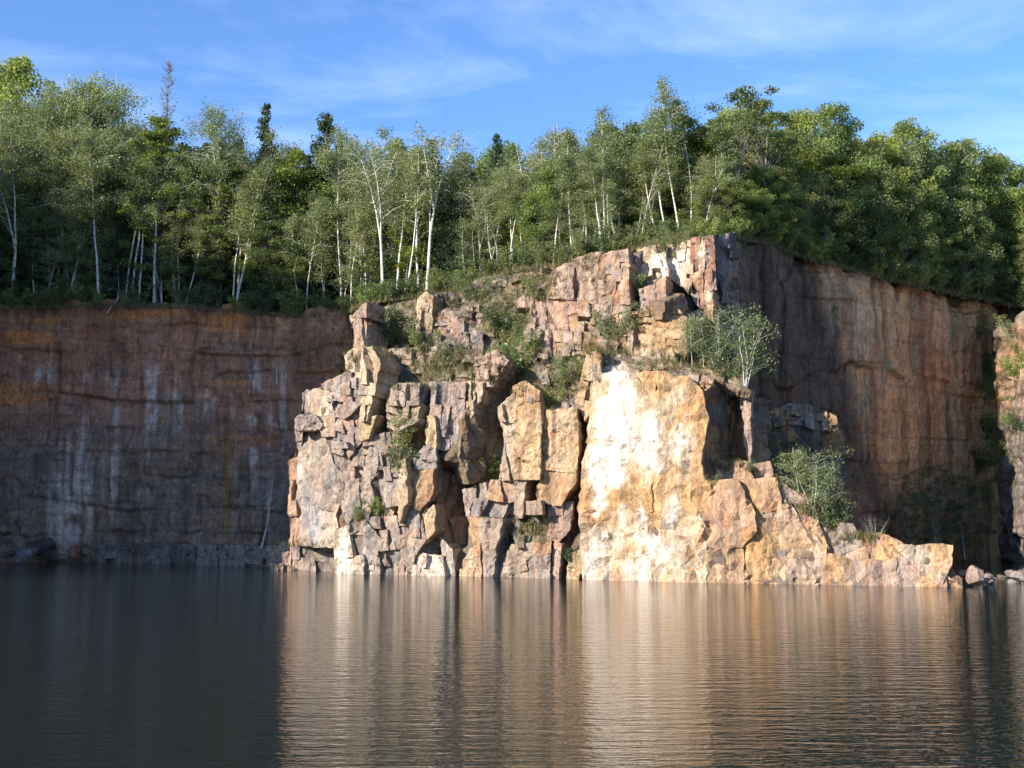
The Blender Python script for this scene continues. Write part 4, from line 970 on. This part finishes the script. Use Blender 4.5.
TREES = [
 # kind, px, top y, distance behind rim, label
 ('oak2', 6, 70, 14, 'dark topped broadleaf tree cut by the left edge of the picture'),
 ('bigbirch', 52, 88, 6, 'broad grey green birch, leftmost of the big birches above the shaded wall'),
 ('bigbirch', 88, 76, 8, 'tallest full birch above the left wall, with a rounded drooping top'),
 ('tallbirch', 14, 120, 2.0, 'slim white birch leaning at the far left corner of the wood'),
 ('birch1', 70, 150, 2, 'birch with a bright broken white trunk above the left wall'),
 ('birch3', 100, 140, 1.6, 'straight white birch stem right of the tallest full birch'),
 ('birch0', 118, 105, 10, 'pale green birch between the tallest full birch and the dead spruce'),
 ('dead', 160, 66, 9, 'bare grey top of a dying spruce sticking out above the canopy at the left'),
 ('beech', 158, 122, 4, 'yellow green beech in flat layers below the bare spruce top'),
 ('beech', 185, 150, 7, 'smaller layered beech right of the one under the bare spruce top'),
 ('tallbirch', 219, 112, 5, 'birch with forked white upper trunk and a small domed top'),
 ('birch1', 236, 160, 1.5, 'leaning white birch with a split lower stem right of the domed birch'),
 ('spruce1', 262, 108, 6, 'dark pointed spruce left of the pair of pines'),
 ('spruce0', 200, 150, 12, 'dark spruce half hidden behind the domed birch'),
 ('maple', 300, 158, 6, 'bright yellow green tree between the two dark conifer tops'),
 ('pine', 331, 112, 7, 'tall dark pine with open tufted top, left of centre'),
 ('birch3', 342, 138, 2, 'tall single white stemmed birch in front of the dark pine'),
 ('slim0', 300, 215, 1.2, 'short curved white birch, first of the small pair left of centre'),
 ('slim1', 308, 200, 1.0, 'short bent white birch, second of the small pair left of centre'),
 ('slim0', 325, 205, 2.0, 'thin straight white stem right of the small bent pair'),
 ('bare0', 384, 140, 1.2, 'gnarled white birch with twisted forking top above the pale rock fin'),
 ('birch3', 397, 150, 2.2, 'thin white birch just right of the gnarled one'),
 ('bare0', 427, 124, 1.0, 'brightest white birch with V shaped bare crown above the left shoulder of the cliff'),
 ('bare1', 418, 165, 1.6, 'slanting white stem crossing behind the V crowned birch'),
 ('bare1', 455, 150, 4, 'half bare grey birch with thin top right of the V crowned birch'),
 ('birch0', 405, 132, 9, 'grey green birch canopy behind the gnarled birch'),
 ('birch2', 368, 138, 8, 'soft grey birch canopy left of the gnarled birch'),
 ('birch1', 440, 160, 6, 'olive birch filling the gap right of the V crowned birch'),
 ('spruce1', 497, 136, 7, 'green pointed spruce near the middle of the skyline'),
 ('birch3', 513, 168, 1.5, 'straight white birch below the pointed spruce'),
 ('bare1', 530, 140, 5, 'birch with bare forked grey top right of the pointed spruce'),
 ('bare0', 548, 126, 5, 'wiry bare topped birch beside a full grey one at the middle of the skyline'),
 ('birch2', 574, 122, 7, 'wide feathery birch crown at the middle of the skyline'),
 ('slim1', 578, 205, .8, 'small birch leaning strongly left over the sunlit rock edge'),
 ('birch3', 602, 150, 1.0, 'one of a fan of three white stems, the left one, on the sunlit rim'),
 ('slim0', 610, 180, .7, 'one of a fan of three white stems, the middle one, on the sunlit rim'),
 ('birch1', 618, 150, 1.2, 'one of a fan of three white stems, the right one, on the sunlit rim'),
 ('birch0', 642, 142, 1.6, 'straight pale birch pair above the top of the sunlit tower'),
 ('birch2', 560, 190, 2.0, 'bushy light green young birch behind the strongly leaning one'),
 ('oak2', 610, 130, 11, 'dark green rounded tree behind the fan of three stems'),
 ('oak0', 645, 128, 11, 'dark green flat topped tree left of the lime green tree'),
 ('maple', 692, 122, 7, 'lime green sunlit tree left of the tall umbrella shaped tree'),
 ('umbrella', 742, 92, 3, 'tall thin umbrella shaped tree, highest on the right half of the skyline'),
 ('umbrella', 764, 112, 5, 'second thin open crowned tree just right of the umbrella shaped one'),
 ('grey0', 715, 178, 2.0, 'rounded grey green willow at the brink left of the umbrella shaped tree'),
 ('maple', 772, 190, 3.0, 'small yellow tinged tree at the brink right of the umbrella shaped tree'),
 ('oak1', 800, 118, 9, 'broad green tree between the umbrella tree and the big oak'),
 ('oak1', 832, 112, 6, 'biggest light green oak on the right, with a broad sunlit dome'),
 ('slim0', 808, 200, .8, 'white birch stem in front of the big oak near the rim'),
 ('grey0', 862, 145, 5, 'pale grey green tree right of the big oak'),
 ('oak0', 885, 142, 7, 'mid green tree in the saddle right of the big oak'),
 ('oak2', 912, 128, 6, 'reddish brown tipped tree on the right of the skyline'),
 ('bare1', 922, 124, 8, 'dead brown twiggy top poking out above the right hand canopy'),
 ('oak0', 945, 152, 6, 'bright green tree right of the brown twiggy top'),
 ('oak1', 968, 148, 7, 'broad sunlit tree with pale clumps near the right edge'),
 ('oak2', 1000, 162, 5, 'rounded light green tree at the right edge of the skyline'),
 ('oak1', 1030, 172, 6, 'green tree cut by the right edge of the picture'),
 ('grey0', 960, 190, 2.0, 'dim grey green tree above the end of the brown right wall'),
 ('birch3', 1003, 210, 4.0, 'thin white stem among the green trees at the right edge'),
 ('grey0', 900, 185, 2.5, 'dim willow like tree in the shade above the brown right wall'),
 ('dark0', 855, 185, 2.0, 'low dark tree at the rim under the big oak'),
]
for k, px, ty, bk, lab in TREES: tree(k, px, ty, bk, lab)

# rows behind and between
def kinds(px):
    if px < 250: return ['birch0', 'birch2', 'birch1', 'bigbirch', 'spruce0', 'spruce1', 'spruce0', 'beech', 'birch3', 'tallbirch', 'spruce1']
    if px < 480: return ['birch0', 'birch2', 'spruce0', 'birch3', 'spruce1', 'pine', 'birch1', 'spruce0', 'bare0', 'maple']
    if px < 680: return ['birch0', 'birch2', 'oak0', 'spruce1', 'birch1', 'birch3', 'bare0', 'birch2']
    return ['oak0', 'oak1', 'oak2', 'birch0', 'grey0', 'maple', 'oak1', 'birch2']
NICE = dict(tallbirch='tall birch', pine='dark open pine', bare0='bare topped birch', bare1='sparse grey birch', birch0='full crowned birch', birch1='narrow birch', birch2='wide birch', birch3='high crowned birch', bigbirch='broad birch', spruce0='dark spruce', spruce1='dark spruce', beech='layered beech',
            dark0='low dark leafy tree', maple='yellow green tree', oak0='green broadleaf tree', oak1='broad green tree', oak2='green domed tree', grey0='grey green tree')
ROWN = [' just behind', ' behind', ' well behind', ' deep behind', ' farthest behind', ' low behind']
for row, (bk, dx, drop0, drop1) in enumerate([(4, 19, 25, 95), (9, 17, 14, 62), (15, 17, 10, 44), (23, 18, 8, 38), (34, 20, 14, 44), (30, 11, 95, 135)]):
    px = -60 + R.uniform(0, 10)
    while px < 1085:
        k = R.choice(kinds(px)) if row < 5 else R.choice(['dark0', 'grey0'])
        e = tree(k, px, float(SKY(px)) + R.uniform(drop0, drop1), bk + R.uniform(-1.5, 2), 'x', 'crowded tree rows of the wood'); later(e, px, NICE[k] + ROWN[row] + ' %s')
        px += dx * R.uniform(.7, 1.35)
# dim small trees close to the rim
px = -30
while px < 1050:
    if not (560 < px < 700) and not (735 < px < 770) and (px > 700 or R.random() < .7):
        k = R.choice(['dark0', 'slim0', 'slim1', 'birch2', 'spruce1', 'grey0'] if px < 480 or px > 760 else ['slim0', 'birch2', 'slim1', 'dark0'])
        NAME = dict(dark0='dark leafy', slim0='slim white', slim1='leaning white', spruce1='young spruce', grey0='grey green', birch2='young birch')[k]
        e = tree(k, px, float(RIM_Y(px)) - R.uniform(45, 90), R.uniform(1.9, 3.2), 'x', 'small trees at the front of the wood') ; later(e, px, NAME + ' tree low before %s')
    px += R.uniform(10, 19)
# undergrowth along the rim
px = -20
while px < 1045:
    if px < 335 and R.random() < .5: px += 6; continue
    k = R.choice(['bush0', 'bush2', 'bush1', 'bush0']); bk = R.uniform(-.3, 2.6); D = float(RIM_D(px)) + bk
    e = plant(k, (ray(px, 280)[0] * D, D, ground_z(px, D) - .1), R.uniform(.55, 1.25), 'x', 'undergrowth shrubs along the brink'); later(e, px, dict(bush0='dull', bush1='pale grey', bush2='fresh green')[k] + ' brink shrub below %s')
    px += R.uniform(4.5, 9)
# thin white poles standing out against the dark wood
px = 5
while px < 1010:
    if (px < 340 and R.random() < .55) or 340 <= px < 700 or px > 960 or (px > 340 and R.random() < .35):
        k = R.choice(['pole0', 'pole1', 'pole2'])
        e = tree(k, px, float(RIM_Y(px)) - R.uniform(75, 165), R.uniform(1.2, 4.5), 'x', 'thin birches along the rim'); later(e, px, 'thin white stemmed birch before %s')
    px += R.uniform(9, 24)
name_fill()
st = sorted([o for o in bpy.data.objects if o.get('group') == 'stones of the rubble bank at the right'], key=lambda o: o.location.x)
for q, o in enumerate(st): o['label'] = 'grey stone in the rubble bank at the right edge, %s from the left' % ORDW[q]
# trees on the side of the quarry outside the picture, packed to shade the left wall
for q in range(70):
    t = R.random(); y = 71 + t * 56; x = -59.5 - R.uniform(0, 13) - (0 if y > 80 else (80 - y) * .9); k = R.choice(['oak0', 'birch0', 'birch2', 'dark0', 'spruce0', 'oak1'])
    h = R.uniform(14.5, 18.5) * (1 if y > 79 else .75); plant(k, (x, y, 32 if y < 98 else 30 if y < 112 else 26), h / PR[k][1][4], 'tree on the left side of the quarry, nearer than the shaded wall', 'trees on the near left side')

# plants on the cliff itself: kind, px, py of the foot, height in metres, label
CL = [
 ('bush2', 522, 374, 3.6, 'biggest bright green bush, rooted in the hollow above the columns'), ('bush1', 512, 345, 3.2, 'grey green bush above the biggest bright green bush'),
 ('bush2', 535, 356, 2.6, 'green bush at the right side of the hollow above the columns'), ('bush0', 500, 330, 2.6, 'olive bush on the upper slope left of the broken tower'),
 ('bush1', 540, 300, 2.2, 'yellowish bush at the brink where the slope meets the wood'), ('bush2', 487, 478, 2.2, 'bright green bush in the shaded brown hollow'),
 ('bush1', 400, 452, 3.2, 'tufted green bush in the cleft left of the square grey column'), ('bush0', 402, 470, 2.2, 'darker green bush hanging under the tufted one in the cleft'),
 ('bush2', 380, 514, 1.9, 'green bush low between the lower left columns'), ('bush1', 356, 520, 1.6, 'thin yellow green bush on the lower left columns'),
 ('bush0', 340, 374, 2.2, 'low green bush in the angle where the shaded wall meets the buttress'), ('bush0', 384, 338, 3.2, 'olive bush behind the pale rock fin'),
 ('bush1', 402, 342, 2.8, 'grey green bush in the middle of the left shoulder slope'), ('bush1', 425, 352, 2.4, 'pale bush above the dark cleft of the left shoulder'),
 ('bush0', 452, 364, 2.2, 'dull green bush above the square grey column'), ('bush1', 475, 300, 2.6, 'pale bush high on the left shoulder under the trees'),
 ('bushb', 462, 322, 2.0, 'dry reddish bush among the broken stones of the left shoulder'), ('bush1', 565, 386, 2.4, 'grey green bush above the two tall columns'),
 ('bush2', 553, 405, 1.5, 'small green bush at the head of the narrow crack'), ('bush1', 580, 376, 1.8, 'yellowish bush left of the top of the bright slab'),
 ('bush1', 614, 338, 3.0, 'bluish green tufted bush in the cleft below the sunlit tower'), ('bush2', 635, 292, 1.9, 'small green bush in the shaded slot of the tower'),
 ('bush1', 612, 538, .7, 'tiny green tuft on the foot of the bright slab'), ('bush0', 573, 560, 1.2, 'small dark bush at the foot of the long crack'),
 ('bush1', 660, 252, 1.6, 'dry green bush on the lip of the tower'), ('bush1', 680, 244, 1.5, 'low bush on the lip just left of the reddish pillar'), ('bush0', 640, 372, 1.1, 'small dark bush on the ledge over the bright slab'),
 ('saplow', 692, 368, 4.2, 'young birch, leftmost of the group above the bright slab'), ('saplow', 704, 368, 4.2, 'young birch with two white stems in the group above the bright slab'),
 ('sap', 716, 370, 5.4, 'tallest young birch of the group above the bright slab'), ('sap', 745, 386, 6.0, 'bushy young birch leaning out right of the group above the bright slab'),
 ('saplow', 760, 395, 4.8, 'young birch at the right end of the group over the dark recess'), ('bush1', 728, 378, 2.4, 'grey green bush between the young birches above the slab'),
 ('sap', 772, 466, 3.8, 'small bright birch growing at the head of the rock ramp'), ('sap', 812, 512, 4.9, 'wide young birch beside the rock ramp'), ('saplow', 826, 524, 4.5, 'young birch just right of the wide one beside the ramp'),
 ('saplow', 800, 505, 4.2, 'young birch between the bright small one and the wide one'), ('bush0', 838, 528, 2.3, 'shaded green bush on the right of the wide young birch'),
 ('twigs', 875, 536, 1.7, 'leafless shrub with pale upright stems on the pink dome of the ramp'), ('bush1', 748, 470, 1.0, 'small green tuft on the cap block of the ramp'), ('bush1', 712, 484, 1.0, 'green tuft in the notch at the foot of the dark recess'),
]
for k, px, py, h, lab in CL:
    loc, n = hit(px, py); s = h / PR[k][1][4]
    plant(k, (loc.x, loc.y + .15, loc.z - .2), s, lab)
for q, (px, py, h) in enumerate([(938, 560, 10.5), (912, 565, 7.5), (965, 560, 9.5)]):
    loc = at(px, py, (118, 116, 121)[q])
    plant('airy', (loc[0], loc[1], .2), h / 11 * .85, ('tall thin leaved tree standing in the shade at the foot of the brown wall', 'lower dark tree left of the tall one at the foot of the brown wall', 'dark tree right of the tall one at the foot of the brown wall')[q])
for q in range(16):
    px = R.uniform(975, 1035); py = R.uniform(300, 520); loc, n = hit(px, py)
    plant(R.choice(['bush0', 'bush2', 'bush1']), (loc.x, loc.y, loc.z - .3), R.uniform(.7, 1.5), 'leafy bush growing on the broken ledges at the right edge', 'bushes on the ledges at the right edge')
for q, (px, py, h, lab) in enumerate([(277, 382, 1.9, 'dead white stump stuck on the shaded left wall near its top'), (238, 336, 1.2, 'short dead snag at the brink of the left wall'), (262, 546, 6.0, 'thin pale dead pole leaning against the foot of the left wall'), (108, 312, 3.0, 'short slanting white snag at the brink of the left wall')]):
    loc, n = hit(px, py); P = Plant(300 + q); P.tube(curve(P.r, (0, 0, -.2), ((.05, .1, .16, .35)[q], 0, 1), h, 7, .06), .05 + .01 * h, .02, 6)
    P.tube(curve(P.r, (0.02, 0, h * .7), (.7, 0, .6), h * .2, 3, .1), .03, .01, 4)
    o = link('dead_snag', P.trunk_mesh('dead_snag'), M_BIRCH); o.location = (loc.x, loc.y - .25, loc.z); tag(o, lab, 'dead wood')

# grass and dry stalks on brinks and ledges: uncountable
def grass():
    g = np.random.default_rng(5); C = []; Hh = []; T = []
    for q in range(9000):
        px = g.uniform(-20, 1045); bk = -0.5 + g.random() ** 1.5 * 4; D = float(RIM_D(px)) + bk
        C.append((ray(px, 280)[0] * D, D, ground_z(px, D) - (.3 if bk < 0 else 0.02))); Hh.append(g.uniform(.2, .6)); T.append(0 if g.random() < .6 else 1)
    spots = [(400, 330, 45, 26), (455, 300, 40, 16), (505, 320, 26, 40), (450, 362, 40, 18), (560, 385, 28, 20), (690, 362, 42, 12), (660, 246, 40, 10), (540, 285, 30, 16), (575, 262, 20, 6), (530, 530, 26, 12), (725, 466, 22, 5),
             (350, 360, 14, 12), (420, 380, 30, 12), (600, 350, 40, 12), (860, 538, 26, 6), (615, 330, 10, 20), (810, 510, 26, 10), (500, 380, 30, 12), (300, 545, 34, 4), (1005, 440, 22, 60), (400, 440, 14, 30)]
    for px, py, rx, ry in spots:
        for q in range(int(rx * ry * .42) + 30):
            x = g.normal(px, rx * .5); y = g.normal(py, ry * .5); loc, n = hit(x, y)
            if n.z < .25 and g.random() < .8: continue
            for e in range(5):
                C.append((loc.x + g.normal(0, .12), loc.y + g.normal(0, .12), loc.z - .05)); Hh.append(g.uniform(.15, .55)); T.append(0 if g.random() < .55 else 1)
    C = np.array(C); n = len(C); Hh = np.array(Hh); T = np.array(T)
    C = np.repeat(C, 3, 0) + g.normal(0, .10, (n * 3, 3)) * np.array([1, 1, .2]); Hh = np.repeat(Hh, 3); T = np.repeat(T, 3); n *= 3
    a = g.uniform(0, 6.28, n); w_ = np.c_[np.cos(a), np.sin(a), a * 0] * .022; tip = np.c_[g.normal(0, .35, n), g.normal(0, .35, n), np.ones(n)] * Hh[:, None]
    V = np.stack([C - w_, C + w_, C + tip], 1).reshape(-1, 3); F = np.arange(3 * n).reshape(n, 3)
    t = np.where(T[:, None] == 0, np.array([[1, 1, 1]]), np.array([[.42, .62, .35]])) * g.uniform(.7, 1.25, (n, 1))
    tag(link('grass', np_mesh('grass', V, F, np.repeat(t, 3, 0)), M_DRY), 'dry and green grass along the brinks and ledges of the cliff', 'grass', kind='stuff')
grass()
st = sorted([o for o in bpy.data.objects if o.get('group') == 'bushes on the ledges at the right edge'], key=lambda o: -o.location.z)
for q, o in enumerate(st): o['label'] = 'leafy bush on the broken ledges at the right edge, %s from the top' % ORDW[q]
